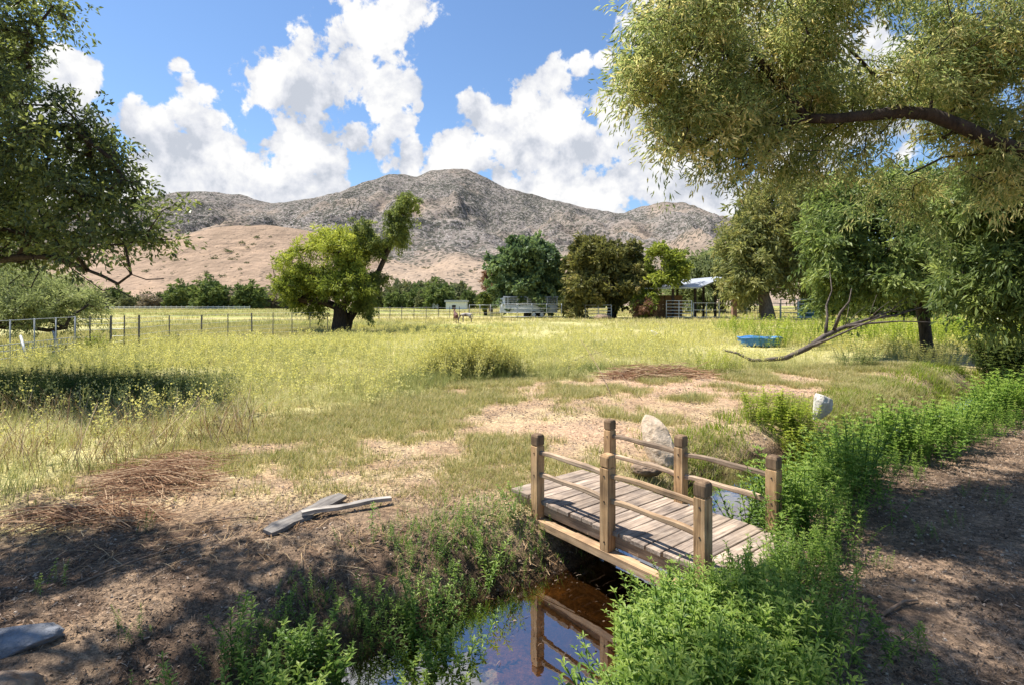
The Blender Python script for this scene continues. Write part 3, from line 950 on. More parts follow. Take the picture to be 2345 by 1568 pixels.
# dx centre, top dy, kind, Y
for dx, dy, k, Y_ in [(225, 668, 1, 150), (265, 660, 0, 158), (300, 676, 1, 140), (345, 678, 2, 138), (385, 672, 1, 146), (415, 655, 0, 142), (445, 664, 0, 150), (478, 640, 0, 132), (508, 660, 1, 146), (535, 672, 2, 136), (572, 652, 0, 134), (605, 665, 0, 146), (632, 672, 2, 140), (655, 655, 1, 152),
                     (860, 668, 1, 146), (905, 672, 0, 140), (955, 660, 0, 150), (975, 668, 1, 142), (1003, 650, 0, 138), (1030, 655, 1, 152), (1075, 664, 0, 146), (1118, 672, 1, 142), (1300, 680, 1, 140), (1275, 668, 0, 150), (1330, 672, 1, 150),
                     (190, 672, 0, 146), (150, 676, 1, 150), (100, 672, 0, 150), (50, 676, 1, 150), (10, 672, 0, 150), (-40, 670, 1, 150), (1370, 674, 0, 156), (1490, 676, 1, 150), (920, 645, 1, 200), (985, 648, 1, 205), (1040, 650, 1, 200)]:
    spots.append((dx, dy, k, Y_))
first = [True] * 3
for dx, dy, k, Y_ in spots:
    o = protos[k] if first[k] else copy_tree(protos[k])
    first[k] = False
    top = P(dx, dy, Y_)
    hz = -.2 if Y_ < 185 else max(-.2, hill_z(top.x, Y_) - .6)
    h0 = (7.5, 6.5, 5.0)[k]
    s_ = max(.45, (top.z - hz) / h0) * random.uniform(.92, 1.06)
    o.location = (top.x, Y_, hz)
    o.scale = (s_ * random.uniform(.85, 1.2), s_ * random.uniform(.85, 1.2), s_)
    o.rotation_euler = (0, 0, random.uniform(0, 6.28))
# dark hedge of trees at the back on the right
GRP2 = 'shady trees behind the corral on the right'
pr = bush_proto('shade_tree', 'dark shady tree in the row behind the corral panels, right side', 'tree', M_lf_ivy, 1401, 9, 8, 110, 70, (.6, .34), 1.2, GRP2, M_bark)
fst = True
for dx, dy, Y_ in [(1890, 655, 70), (1940, 630, 78), (1985, 640, 66), (2040, 620, 74), (2090, 640, 64), (2260, 600, 74), (2320, 620, 62), (2390, 600, 60), (2160, 600, 86), (2060, 560, 90), (1930, 580, 92), (2230, 560, 96), (2450, 560, 80)]:
    o = pr if fst else copy_tree(pr)
    fst = False
    top = P(dx, dy, Y_)
    s_ = (top.z + .2) / 8 * random.uniform(.95, 1.1)
    o.location = (top.x, Y_, -.2)
    o.scale = (s_ * 1.1, s_ * 1.1, s_)
    o.rotation_euler = (0, 0, random.uniform(0, 6.28))
# shrubs scattered over the dry hill (uncountable specks from here)
Ps = []
for i in range(2600):
    x, y = random.uniform(-420, 330), random.uniform(230, 470)
    hz = hill_z(x, y)
    if hz > 2 and fbm(np.array([x * .012]), np.array([y * .012]), oct=3, seed=91)[0] > .46:
        Ps.append((x, y, hz + .2))
Ps = np.array(Ps)
cen = np.repeat(Ps, 60, axis=0)
sz = np.repeat(.4 + 1.3 * rng.random(len(Ps)) ** 2.5, 60)
o_ = rng.normal(size=cen.shape)
V, q = leaf_quads(cen + np.abs(o_) * np.array([1, 1, .8]) * np.sign(o_ * np.array([1, 1, 0]) + np.array([0, 0, 1])) * .6 * sz[:, None], o_ + np.array([0, 0, .5]), .55 * sz, .42 * sz)
tag(link('hillside_scrub', mesh_np('hillside_scrub', V, q, M_lf_far, {'rnd': np.repeat(rng.random(len(cen)) * .4, 4)})), kind='stuff', label='dark scrub dotted over the dry tan hill', cat='scrub')

# ------------------------------------------------------------------ grass and weeds (stuff)
class Tmpl:
    def __init__(self):
        self.V, self.Q, self.R, self.n = [], [], [], 0

    def quad(self, a, b, c, d, r):
        self.V += [a, b, c, d]
        self.Q.append((self.n, self.n + 1, self.n + 2, self.n + 3))
        self.R += [r] * 4
        self.n += 4

    def arr(self):
        return np.array(self.V, dtype=np.float64), np.array(self.Q), np.array(self.R, dtype=np.float64)


def blade(T, x, y, ang, h, w, lean, r, seg=2):
    d = np.array([math.cos(ang), math.sin(ang), 0])
    s = np.array([-d[1], d[0], 0])
    p = np.array([x, y, 0.0])
    prev = (p - s * w, p + s * w)
    for j in range(1, seg + 1):
        t = j / seg
        c_ = p + d * lean * t * t * h + np.array([0, 0, h * t * (1 - .25 * lean * t)])
        ww = w * (1 - t) + w * .12
        cur = (c_ - s * ww, c_ + s * ww)
        T.quad(prev[0], prev[1], cur[1], cur[0], r)
        prev = cur


def tuft(n, h, spread, w, seg=2):
    T = Tmpl()
    for i in range(n):
        a = random.uniform(0, 6.28)
        rr = spread * random.random() ** .7
        blade(T, math.cos(a) * rr, math.sin(a) * rr, a + random.gauss(0, .6), h * random.uniform(.45, 1.1), w * random.uniform(.7, 1.3), random.uniform(.1, .75), random.random() * .75, seg)
    return T.arr()


def mustard(h, w=.0035, nfl=14, fs=.012):
    """thin branching stalk with yellow specks; rnd > .8 is petal"""
    T = Tmpl()
    nb = random.randint(3, 5)
    for b in range(nb):
        a = random.uniform(0, 6.28)
        d = np.array([math.cos(a), math.sin(a), 0])
        hh = h * random.uniform(.6, 1.0)
        lean = random.uniform(.1, .45)
        s = np.array([-d[1], d[0], 0])
        p0 = np.zeros(3)
        prev = p0
        col = random.uniform(.15, .6)
        for j in range(1, 4):
            t = j / 3
            c_ = d * lean * hh * t * t + np.array([0, 0, hh * t])
            ww = w * (1 - .6 * t)
            T.quad(prev - s * w, prev + s * w, c_ + s * ww, c_ - s * ww, col)
            prev = c_
        for k in range(nfl):
            t = random.uniform(.55, 1.05)
            c_ = d * lean * hh * t * t + np.array([0, 0, hh * t]) + np.array([random.gauss(0, .03), random.gauss(0, .03), random.gauss(0, .02)]) * h * 2
            f = fs * random.uniform(.6, 1.4)
            u = np.array([random.gauss(0, 1), random.gauss(0, 1), random.gauss(0, 1)])
            u /= np.linalg.norm(u)
            v = np.cross(u, np.array([random.gauss(0, 1), random.gauss(0, 1), random.gauss(0, 1)]))
            v /= np.linalg.norm(v) + 1e-6
            T.quad(c_ - u * f, c_ + v * f, c_ + u * f, c_ - v * f, .82 + .18 * random.random() if random.random() < .72 else .5)
        for k in range(2):
            t = random.uniform(.1, .5)
            c_ = d * lean * hh * t * t + np.array([0, 0, hh * t])
            a2 = random.uniform(0, 6.28)
            e = np.array([math.cos(a2), math.sin(a2), .3])
            s2 = np.array([-e[1], e[0], 0])
            L = h * .14
            T.quad(c_, c_ + e * L * .5 + s2 * L * .16, c_ + e * L, c_ + e * L * .5 - s2 * L * .16, random.uniform(.1, .5))
    return T.arr()


def weed(h, nw=8, L=.066, W=.020):
    """upright stem with pairs of pointed leaves"""
    T = Tmpl()
    bend = np.array([random.gauss(0, .12), random.gauss(0, .12), 0])
    at_ = lambda t: bend * h * t * t + np.array([0, 0, h * t])
    for s_ in (np.array([1, 0, 0.]), np.array([0, 1., 0])):
        for j in range(3):
            a, b = at_(j / 3), at_((j + 1) / 3)
            T.quad(a - s_ * .0025, a + s_ * .0025, b + s_ * .002, b - s_ * .002, .25)
    a0 = random.uniform(0, 6.28)
    for k in range(nw):
        t = .22 + .78 * k / (nw - 1)
        c_ = at_(t)
        size = (1.0 - .45 * abs(t - .55) * 1.6) * random.uniform(.8, 1.15)
        if k == nw - 1:
            size *= .8
        nlv = 4 if k >= nw - 2 else 3
        for i in range(nlv):
            a = a0 + k * 1.57 * .55 + i * 6.283 / nlv + random.gauss(0, .2)
            up = .15 + .75 * t * random.uniform(.6, 1.2) - (.35 if t < .5 else 0)
            e = np.array([math.cos(a), math.sin(a), up])
            e /= np.linalg.norm(e)
            s2 = np.array([-math.sin(a), math.cos(a), 0])
            nn_ = np.cross(e, s2)
            l, w = L * size, W * size
            p0 = c_
            m1 = c_ + e * l * .42
            tip = c_ + e * l - np.array([0, 0, 1]) * l * .22
            r = min(.98, max(.02, .15 + .55 * t + random.gauss(0, .12)))
            up_ = -nn_ * w * .22
            T.quad(p0, m1 + s2 * w * .5 - up_, tip, m1, r)
            T.quad(p0, m1, tip, m1 - s2 * w * .5 - up_, min(.98, r + .05))
    return T.arr()


def scatter(name, tmpls, Pxyz, scale, mat, rvar=.25, tilt=.12, kind='stuff', label=None, cat=None, zscale=None, rofs=None, parent=None, loc=None):
    n = len(Pxyz)
    k = rng.integers(0, len(tmpls), n)
    Vs, Qs, Rs, off = [], [], [], 0
    scale = np.broadcast_to(scale, n)
    for t_, (tv, tq, trn) in enumerate(tmpls):
        m_ = np.where(k == t_)[0]
        if len(m_) == 0:
            continue
        a = rng.random(len(m_)) * 6.283
        ca, sa = np.cos(a), np.sin(a)
        V = np.empty((len(m_), len(tv), 3))
        V[:, :, 0] = ca[:, None] * tv[None, :, 0] - sa[:, None] * tv[None, :, 1]
        V[:, :, 1] = sa[:, None] * tv[None, :, 0] + ca[:, None] * tv[None, :, 1]
        V[:, :, 2] = tv[None, :, 2]
        tx, ty = rng.normal(size=(2, len(m_))) * tilt
        V[:, :, 0] += tx[:, None] * V[:, :, 2]
        V[:, :, 1] += ty[:, None] * V[:, :, 2]
        V *= scale[m_][:, None, None]
        V += Pxyz[m_][:, None, :]
        r = trn[None, :] + np.where(trn[None, :] > .8, 0, 1) * (rng.random(len(m_))[:, None] - .5) * rvar
        if rofs is not None:
            r = r + np.where(trn[None, :] > .8, 0, 1) * rofs[m_][:, None]
        r = np.where(trn[None, :] > .8, r, np.clip(r, 0, .79)) if mat in FLOWERY else np.clip(r, 0, 1)
        Vs.append(V.reshape(-1, 3))
        Rs.append(r.ravel())
        Qs.append((tq[None] + (np.arange(len(m_)) * len(tv))[:, None, None]).reshape(-1, 4) + off)
        off += len(m_) * len(tv)
    me = mesh_np(name, np.concatenate(Vs), np.concatenate(Qs), mat, {'rnd': np.concatenate(Rs)})
    o = link(name, me, None, parent, loc)
    if parent is None:
        tag(o, label, cat, kind=kind)
    return o


M_field = leaf_mat('field_grass_and_mustard', [(0, (.18, .215, .08)), (.3, (.41, .40, .15)), (.6, (.56, .51, .23)), (.79, (.64, .58, .36)), (.805, (.62, .56, .15)), (1, (.72, .66, .24))], .35, .6, .15, 1.2)
M_turf = leaf_mat('short_turf', [(0, (.17, .20, .06)), (.35, (.38, .345, .125)), (.65, (.53, .45, .23)), (1, (.62, .53, .34))], .35, .6, .15, 1.2)
M_dgrass = leaf_mat('shaded_rank_grass', [(0, (.03, .055, .012)), (.5, (.075, .105, .025)), (1, (.19, .21, .05))], .35, .6, .15, 1.2)  # dark green leaves, darkened further to stand for tree shade
M_weed = leaf_mat('leafy_weed', [(0, (.05, .10, .018)), (.4, (.13, .225, .035)), (.75, (.25, .35, .06)), (1, (.38, .46, .10))], .48, .48, .35, 1.3)
M_weed2 = leaf_mat('leafy_weed_yellow', [(0, (.09, .14, .02)), (.4, (.22, .28, .035)), (.75, (.35, .40, .05)), (1, (.46, .48, .07))], .48, .48, .3, 1.3)
M_straw = leaf_mat('dry_straw', [(0, (.14, .075, .04)), (.4, (.27, .165, .085)), (.75, (.42, .29, .16)), (1, (.55, .43, .27))], .1, .8, .1, 1.0)
M_chip = leaf_mat('bark_litter', [(0, (.035, .024, .018)), (.4, (.11, .075, .052)), (.75, (.22, .155, .11)), (1, (.38, .30, .23))], .05, .85, .1, 1.0)
FLOWERY = (M_field,)


def frame_mask(x, y, z=0.3, pad=60):
    u = 512 + x / np.maximum(y, .1) * F
    return (y > .8) & (u > -pad) & (u < 1024 + pad)


def sample(n, x0, x1, y0, y1, dens, zoff=0.0, power=1.0):
    """n tries, uniform in plan, kept by density; returns points on the ground"""
    x = rng.uniform(x0, x1, n)
    y = rng.uniform(y0, y1, n)
    m_ = frame_mask(x, y)
    x, y = x[m_], y[m_]
    d = dens(x, y)
    m_ = rng.random(len(x)) < d
    x, y = x[m_], y[m_]
    return np.c_[x, y, ground_h(x, y) + zoff]


def side(x, y):
    return creek_dist(x, y)[0]


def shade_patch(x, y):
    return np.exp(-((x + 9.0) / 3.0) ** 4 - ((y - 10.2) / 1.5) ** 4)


def tubm(p_):
    return 1 - .66 * np.exp(-((p_[:, 0] - 9.4) / 2.6) ** 4 - ((p_[:, 1] - 19.4) / 3.6) ** 4)


# tall field, near band
tf = [tuft(15, .36, .11, .0036) for _ in range(4)] + [tuft(11, .46, .13, .0032) for _ in range(2)]
mu = [mustard(random.uniform(.5, .75)) for _ in range(6)]
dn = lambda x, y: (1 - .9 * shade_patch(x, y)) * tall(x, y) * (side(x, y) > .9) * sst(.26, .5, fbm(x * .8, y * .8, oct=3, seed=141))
pts = sample(26000, -14, 12, 2.6, 20, dn)
hs = .42 + .62 * fbm(pts[:, 0] * .45, pts[:, 1] * .45, oct=3, seed=142)
ro = (fbm(pts[:, 0] * .5, pts[:, 1] * .5, oct=3, seed=143) - .5) * 1.3 - .06
scatter('meadow_grass', tf, pts, hs * tubm(pts), M_field, .3, .15, label='tall yellow green grass filling the near part of the field', cat='grass', rofs=ro)
yel = lambda x, y: (1 - shade_patch(x, y)) * tall(x, y) * (side(x, y) > 1.0) * sst(.36, .58, fbm(x * .22 + 7, y * .22, oct=3, seed=144) + .12 * np.exp(-((y - 13) / 4.0) ** 2) + .06)
pts = sample(30000, -16, 14, 3.0, 24, lambda x, y: yel(x, y) * .19)
scatter('wild_mustard', mu, pts, (.7 + .5 * rng.random(len(pts))) * tubm(pts), M_field, .3, .15, label='yellow flowering mustard stalks scattered through the field grass', cat='wild mustard')
# far band, coarser
tf2 = [tuft(12, .36, .28, .009, 1) for _ in range(4)]
mu2 = [mustard(.46, .007, 7, .022) for _ in range(4)]
short_ = lambda p_: np.clip(1.15 - .018 * (p_[:, 1] - 15), .3, 1) * tubm(p_)
fdens = lambda x, y: sst(15, 19, y) * sst(.30, .52, fbm(x * .25, y * .25, oct=3, seed=151)) * ((x > -14.5 + (y - 16) * .18) | (y > 40)) * (side(x, y) > 1)
pts = sample(60000, -40, 60, 15, 56, lambda x, y: fdens(x, y) * .8)
scatter('field_grass', tf2, pts, (.6 + .6 * fbm(pts[:, 0] * .3, pts[:, 1] * .3, oct=3, seed=152)) * short_(pts), M_field, .35, .15, label='yellow green grass covering the middle of the field', cat='grass', rofs=(fbm(pts[:, 0] * .14, pts[:, 1] * .14, oct=3, seed=153) - .45) * .9)
pts = sample(60000, -34, 50, 17, 52, lambda x, y: fdens(x, y) * sst(.40, .6, fbm(x * .11, y * .16, oct=3, seed=154) + .15 * np.exp(-((y - 27) / 7) ** 2)) * .19)
scatter('field_mustard', mu2, pts, (.8 + .5 * rng.random(len(pts))) * short_(pts), M_field, .3, .12, label='bands of yellow mustard in the middle distance', cat='wild mustard')
# pasture beyond the wire fence
tf3 = [tuft(10, .42, .5, .03, 1) for _ in range(3)]
pts = sample(52000, -140, 130, 40, 150, lambda x, y: sst(.38, .6, fbm(x * .05, y * .15, oct=3, seed=161)) * .9)
scatter('pasture_grass', tf3, pts, .6 + .5 * rng.random(len(pts)), M_turf, .4, .1, label='short green pasture grass beyond the wire fence', cat='grass', rofs=(fbm(pts[:, 0] * .04, pts[:, 1] * .12, oct=3, seed=162) - .4) * .9)
pts = sample(24000, -26, -6, 15, 45, lambda x, y: (1 - fdens(x, y)) * .8)
scatter('paddock_grass', [tuft(10, .2, .2, .009, 1) for _ in range(3)], pts, .8 + .4 * rng.random(len(pts)), M_turf, .4, .1, label='short green paddock grass along the wire fence', cat='grass')
# dark rank growth, left; its leaf colour also carries the tree's shade
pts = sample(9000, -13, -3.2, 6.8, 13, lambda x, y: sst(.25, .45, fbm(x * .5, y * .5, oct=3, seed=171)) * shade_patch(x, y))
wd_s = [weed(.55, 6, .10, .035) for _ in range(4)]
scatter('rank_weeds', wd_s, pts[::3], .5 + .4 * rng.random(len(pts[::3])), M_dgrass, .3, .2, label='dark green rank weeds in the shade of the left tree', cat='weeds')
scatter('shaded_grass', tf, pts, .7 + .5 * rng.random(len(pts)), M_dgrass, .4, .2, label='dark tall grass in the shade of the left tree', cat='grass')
# short turf in the worn middle ground
tt = [tuft(12, .055, .06, .0019) for _ in range(5)]


def turf_d(x, y):
    s = side(x, y)
    n_ = fbm(x * .9, y * .9, oct=4, seed=51) * .7 + fbm(x * 3.2, y * 3.2, oct=4, seed=52) * .3
    bare = np.exp(-(((x - 4.5) / 4.2) ** 2 + ((y - 11.3) / 1.7) ** 2)) + .8 * np.exp(-(((x - 1.0) / 1.6) ** 2 + ((y - 7.4) / .7) ** 2))
    return sst(.47, .64, n_ + .12 * sst(1.2, -1.0, x) * sst(5.2, 6.8, y) + .07 * np.exp(-((x - 2.6) ** 2 + (y - 7.6) ** 2) / 1.2) + .06 * sst(5.5, 9, y) - .14 * np.clip(bare, 0, 1.4)) * .8 * (s > .35) * (1 - .85 * tall(x, y)) * sst(3.9, 5.0, y + .15 * x)


pts = sample(90000, -6, 10, 3.6, 15, turf_d)
scatter('worn_turf', tt, pts, (.8 + .8 * rng.random(len(pts))) * (1 + .06 * pts[:, 1]), M_turf, .45, .2, label='patchy short turf on the worn ground by the bridge', cat='turf', rofs=(rng.random(len(pts)) - .4) * .4)
# greener turf on the creek's grassy shoulder right of the white rocks
pts = sample(16000, 1.6, 13, 5.2, 15, lambda x, y: sst(.2, .45, side(x, y)) * sst(2.0, 1.0, side(x, y)) * sst(.36, .54, fbm(x * 1.1, y * 1.1, oct=3, seed=181)))
scatter('creek_turf', tt, pts, (1.1 + .9 * rng.random(len(pts))) * (1 + .05 * pts[:, 1]), M_weed2, .4, .25, label='bright green turf along the far creek bank', cat='turf')

# litter: chips, straw, twigs
def chip(L, W):
    T = Tmpl()
    T.quad(np.array([-L, -W, .002]), np.array([L, -W * .4, .006]), np.array([L, W * .5, .009]), np.array([-L * .9, W, .004]), .5)
    return T.arr()


def straw_t(L, w):
    T = Tmpl()
    c0_, k_ = .004, random.uniform(-.25, .25)
    prev = np.array([-L, 0, c0_])
    for j in range(1, 4):
        t = j / 3
        c_ = np.array([-L + 2 * L * t, k_ * L * math.sin(t * 3.14), c0_ + .012 * math.sin(t * 3.14)])
        T.quad(prev + np.array([0, -w, 0]), prev + np.array([0, w, 0]), c_ + np.array([0, w, 0]), c_ + np.array([0, -w, 0]), .5)
        prev = c_
    return T.arr()


chips = [chip(random.uniform(.006, .018), random.uniform(.003, .007)) for _ in range(6)] + [straw_t(random.uniform(.010, .026), .0014) for _ in range(4)]
ldens = lambda x, y: np.where(side(x, y) < 0, sst(-.35, -.6, side(x, y)) * .9, sst(.35, .6, side(x, y)) * sst(5.6, 4.4, y + .1 * x)) * sst(.22, .5, fbm(x * 2.2, y * 2.2, oct=3, seed=191))
pts = sample(170000, -5, 7.5, 1.9, 8.5, ldens, .002)
scatter('leaf_litter', chips, pts, .6 + .8 * rng.random(len(pts)) ** 2, M_chip, .95, .25, label='brown chips and needles littering the shaded ground', cat='leaf litter')
straws = [straw_t(random.uniform(.03, .09), .0016) for _ in range(6)]
pts = sample(30000, -5, 9, 3.6, 14, lambda x, y: (side(x, y) > .4) * sst(.25, .55, fbm(x * 1.7, y * 1.7, oct=3, seed=192)) * (1 - .7 * tall(x, y)) * .8, .003)
scatter('straw_litter', straws, pts, .8 + .8 * rng.random(len(pts)), M_straw, .9, .2, label='loose dry straw over the trampled earth', cat='straw')

# clods and pebbles
def clod():
    T = Tmpl()
    v = [np.array([math.cos(a) * random.uniform(.7, 1.2), math.sin(a) * random.uniform(.7, 1.2), random.uniform(-.1, .2)]) for a in (0, 1.57, 3.14, 4.71)]
    t_ = [np.array([math.cos(a) * .55, math.sin(a) * .55, random.uniform(.5, .8)]) for a in (.3, 1.9, 3.4, 5.0)]
    for i in range(4):
        T.quad(v[i], v[(i + 1) % 4], t_[(i + 1) % 4], t_[i], .5)
    T.quad(t_[0], t_[1], t_[2], t_[3], .5)
    return T.arr()


M_clod = leaf_mat('soil_clods', [(0, (.10, .07, .05)), (.5, (.27, .195, .135)), (1, (.50, .41, .32))], 0.0, .9, .1, 1.0)
pts = sample(52000, -6, 9, 2.0, 13, lambda x, y: np.where(side(x, y) > 0, sst(.3, .5, side(x, y)), sst(-.3, -.5, side(x, y))) * (1 - .9 * tall(x, y)) * sst(.35, .6, fbm(x * 2.6, y * 2.6, oct=3, seed=195)))
scatter('soil_clods', [clod() for _ in range(6)], pts, .003 + .011 * rng.random(len(pts)) ** 3.0 + .0006 * pts[:, 1], M_clod, .95, .1, label='small clods and pebbles strewn over the bare earth', cat='soil clods')

x = rng.uniform(-1.6, 3.2, 9000)
y = rng.uniform(2.6, 6.4, 9000)
hh = ground_h(x, y)
keep = (hh < WATER_Z - .01) & (rng.random(9000) < np.clip(.02 + .5 * np.exp((hh - WATER_Z) / .035) + .35 * sst(.55, .7, fbm(x * 2.5, y * 2.5, oct=3, seed=197)), 0, 1))
scatter('floating_leaves', chips, np.c_[x[keep], y[keep], np.full(keep.sum(), WATER_Z + .002)], .4 + .7 * rng.random(keep.sum()), M_chip, .95, .02, label='tiny leaf bits floating along the edges of the pool', cat='leaf litter')

# leafy weeds along the creek --------------------------------------------------------
wd = [weed(random.uniform(.30, .48), random.randint(7, 10)) for _ in range(10)]


wdL = [weed(random.uniform(.34, .48), random.randint(8, 10), .088, .030) for _ in range(6)]


def patch(name, label, n, x0, x1, y0, y1, dens, sc, mat=M_weed, tm=wd, zs=0.0):
    p_ = sample(n, x0, x1, y0, y1, dens, zs)
    s_ = sc(p_) if callable(sc) else sc * (.65 + .6 * rng.random(len(p_)))
    return scatter(name, tm, p_, s_, mat, .35, .22, label=label, cat='weeds', rofs=(rng.random(len(p_)) - .5) * .35)


patch('bank_weeds', 'dense bright green leafy weeds at the near right corner of the bridge', 3800, .1, 2.0, 1.7, 3.4,
      lambda x, y: sst(.36, .52, x - .25 * (y - 2.3)) * sst(-.34, -.52, side(x, y)) * sst(-1.75, -1.2, side(x, y)) * (sst(1.75, 1.45, x - .35 * (y - 2.2)) * sst(3.1, 2.9, y + .35 * (x - 1.0))), lambda p_: (.6 + .5 * rng.random(len(p_))) * (1.1 - .25 * (p_[:, 1] - 1.8)))
def deck_end(x, y):
    a, b = (x - .697) * .623 - (y - 3.972) * .782, (x - .697) * .782 + (y - 3.972) * .623
    return sst(.93, 1.03, a) * sst(1.5, 1.25, a) * sst(-.35, -.2, b) * sst(.80, .62, b)


patch('deck_end_weeds', 'green weeds growing over the right end of the bridge deck', 1500, 1.0, 2.5, 2.6, 4.0, lambda x, y: deck_end(x, y) * .8, lambda p_: .38 + .42 * rng.random(len(p_)))
patch('streamside_weeds', 'long bed of green leafy weeds on the right creek bank beyond the bridge', 15000, 1.5, 9, 3.5, 11,
      lambda x, y: sst(-.22, -.42, side(x, y)) * sst(-1.5, -1.0, side(x, y)) * sst(3.42, 3.6, y + .35 * (x - 2.0)) * sst(1.72, 1.85, x), lambda p_: (.46 + .44 * rng.random(len(p_))) * (.66 + .9 * sst(.36, .62, fbm(p_[:, 0] * 1.5, p_[:, 1] * 1.5, oct=3, seed=207))) * (1 + .03 * p_[:, 1]))
patch('upstream_weeds', 'green weeds crowding the right creek bank upstream', 3000, 5, 20, 8.5, 17,
      lambda x, y: sst(-.2, -.5, side(x, y)) * sst(-3.2, -1.8, side(x, y)), lambda p_: (.6 + .7 * rng.random(len(p_))) * (.6 + .9 * sst(.36, .62, fbm(p_[:, 0] * .9, p_[:, 1] * .9, oct=3, seed=208))))
patch('left_bank_weeds', 'patchy low green weeds spilling down the left creek bank', 4600, -2.6, 1.0, 2.3, 5.0,
      lambda x, y: sst(.42, .6, side(x, y)) * sst(1.5, .95, side(x, y)) * sst(.47, .58, fbm(x * 1.6, y * 1.6, oct=3, seed=201) + .02) * sst(4.9, 4.3, y), lambda p_: (.26 + .40 * rng.random(len(p_)) ** 1.8) * (.7 + .9 * sst(.5, .66, fbm(p_[:, 0] * 2.6, p_[:, 1] * 2.6, oct=2, seed=205))))
scatter('bank_turf', tt, sample(2000, -2.4, 1.0, 2.4, 5.2, lambda x, y: sst(.30, .5, side(x, y)) * sst(1.6, .9, side(x, y)) * sst(.46, .60, fbm(x * 1.6, y * 1.6, oct=3, seed=201))), 1.2, M_weed, .5, .3, label='fine green grass on the left creek bank', cat='turf')
scatter('bridge_turf', tt, sample(7000, -2.0, 1.6, 4.4, 7.0, lambda x, y: np.exp(-((x + .25) / .8) ** 2 - ((y - 5.5) / .6) ** 2) * (side(x, y) > .45) * sst(.38, .55, fbm(x * 2.2, y * 2.2, oct=3, seed=231))), 1.2, M_turf, .4, .3, label='soft green grass around the left end of the bridge deck', cat='turf', rofs=None)
patch('sunny_weeds', 'sunlit rank green growth on the right beyond the dead branch', 3600, 8, 34, 15, 34,
      lambda x, y: ((side(x, y) > 1.2) | (side(x, y) < -1)) * sst(.3, .5, fbm(x * .35, y * .35, oct=3, seed=211)) * sst(17, 20, y + .3 * (x - 14)) * (x > 9 + (y - 18) * .2), lambda p_: 1.5 + 1.3 * rng.random(len(p_)), M_weed2)
# tall sticks of dry stems among the left grass
dry = [straw_t(.25, .004)]


def stalks(h, n):
    T = Tmpl()
    for i in range(n):
        a = random.uniform(0, 6.28)
        blade(T, random.gauss(0, .08), random.gauss(0, .08), a, h * random.uniform(.5, 1.1), .004, random.uniform(.2, .9), random.random(), 4)
    return T.arr()


st = [stalks(.5, 5) for _ in range(4)]
pts = sample(420, -9, -3.5, 5.6, 8.5, lambda x, y: sst(.4, .6, fbm(x * 1.1, y * 1.1, oct=2, seed=221)))
scatter('dry_stalks', st, pts, .8 + .6 * rng.random(len(pts)), M_straw, .6, .3, label='pale dry stalks standing in front of the shaded grass', cat='dry stalks')


# single plants ----------------------------------------------------------------------
def plant(name, label, cat, x, y, n, spread, sc, mat=M_weed, tm=wd, group=None, tilt=.25):
    z = float(ground_h(np.array([x]), np.array([y]))[0])
    a = rng.random(n) * 6.283
    r = spread * rng.random(n) ** .6
    px, py = x + np.cos(a) * r, y + np.sin(a) * r
    p_ = np.c_[px - x, py - y, ground_h(px, py) - z]
    root = thing(name, label, cat, (x, y, z), 0, group)
    scatter('foliage', tm, p_, sc * (.65 + .6 * rng.random(n)) * (1.1 - .4 * r / max(spread, .01)), mat, .35, tilt, parent=root, rofs=(rng.random(n) - .5) * .3)
    return root


for dx, dy, n, sp, sc, lab in [(610, 1535, 46, .24, .98, 'bushiest leafy weed on the dark left bank, near the bottom of the photo'),
                               (740, 1425, 34, .20, .80, 'leafy weed upslope of the bushiest one on the left bank'),
                               (1000, 1385, 46, .24, .80, 'round leafy weed at the water edge left of the pool'),
                               (330, 1215, 6, .06, .42, 'small pale weed standing alone on bare soil below the brush pile'),
                               (120, 1350, 8, .10, .5, 'small green weed at the lower left among needles'),
                               (300, 1440, 8, .12, .4, 'low creeping weed beside the flat grey stone'),
                               (1930, 1305, 9, .08, .5, 'sunlit little weed on bare soil right of the bridge end'),
                               (2015, 1318, 7, .08, .42, 'low weed just right of the sunlit little weed'),
                               (2110, 1110, 8, .10, .5, 'small weed on the shaded soil beside the long weed bed'),
                               (2260, 1165, 10, .16, .45, 'flat dark weed on shaded soil near the right edge'),
                               (2120, 1255, 7, .08, .40, 'tiny dark weed in the middle of the shaded right bank'),
                               (2030, 1545, 20, .24, .55, 'dark leafy weed at the bottom edge, right of the dense bed'),
                               (2180, 1225, 6, .10, .35, 'faint green weed in shade near the right edge')]:
    g_ = G(dx, dy, -.12)
    plant('leafy_weed', lab, 'weed', g_.x, g_.y, n, sp, sc, M_weed, wdL if n > 15 else wd)
g_ = Vector((4.05, 8.0, 0))
plant('yellow_green_bush', 'dense yellow green bush beside the white angular rock', 'bush', g_.x, g_.y, 190, .62, 1.0, M_weed2, [weed(random.uniform(.4, .5), 8, .09, .03) for _ in range(5)])
g_ = G(1575, 912, -.1)
plant('grey_green_weed', 'low grey green weed on the bare tan earth', 'weed', g_.x, g_.y, 16, .30, .62, M_lf_pale)
# mustard bush standing out in the middle of the field
g_ = G(1080, 857, -.1)
root = thing('mustard_bush', 'large rounded yellow green mustard bush in the middle of the field', 'bush', (g_.x, g_.y, g_.z))
n = 330
a = rng.random(n) * 6.283
r = 1.05 * rng.random(n) ** .55
pp = np.c_[np.cos(a) * r * 1.15, np.sin(a) * r * .8, np.zeros(n)]
o = scatter('foliage', [mustard(random.uniform(1.0, 1.25), .006, 16, .016) for _ in range(6)], pp, (1.05 - .42 * (r / 1.05) ** 2) * (.85 + .25 * rng.random(n)), M_field, .5, .28, parent=root, rofs=np.full(n, -.1))
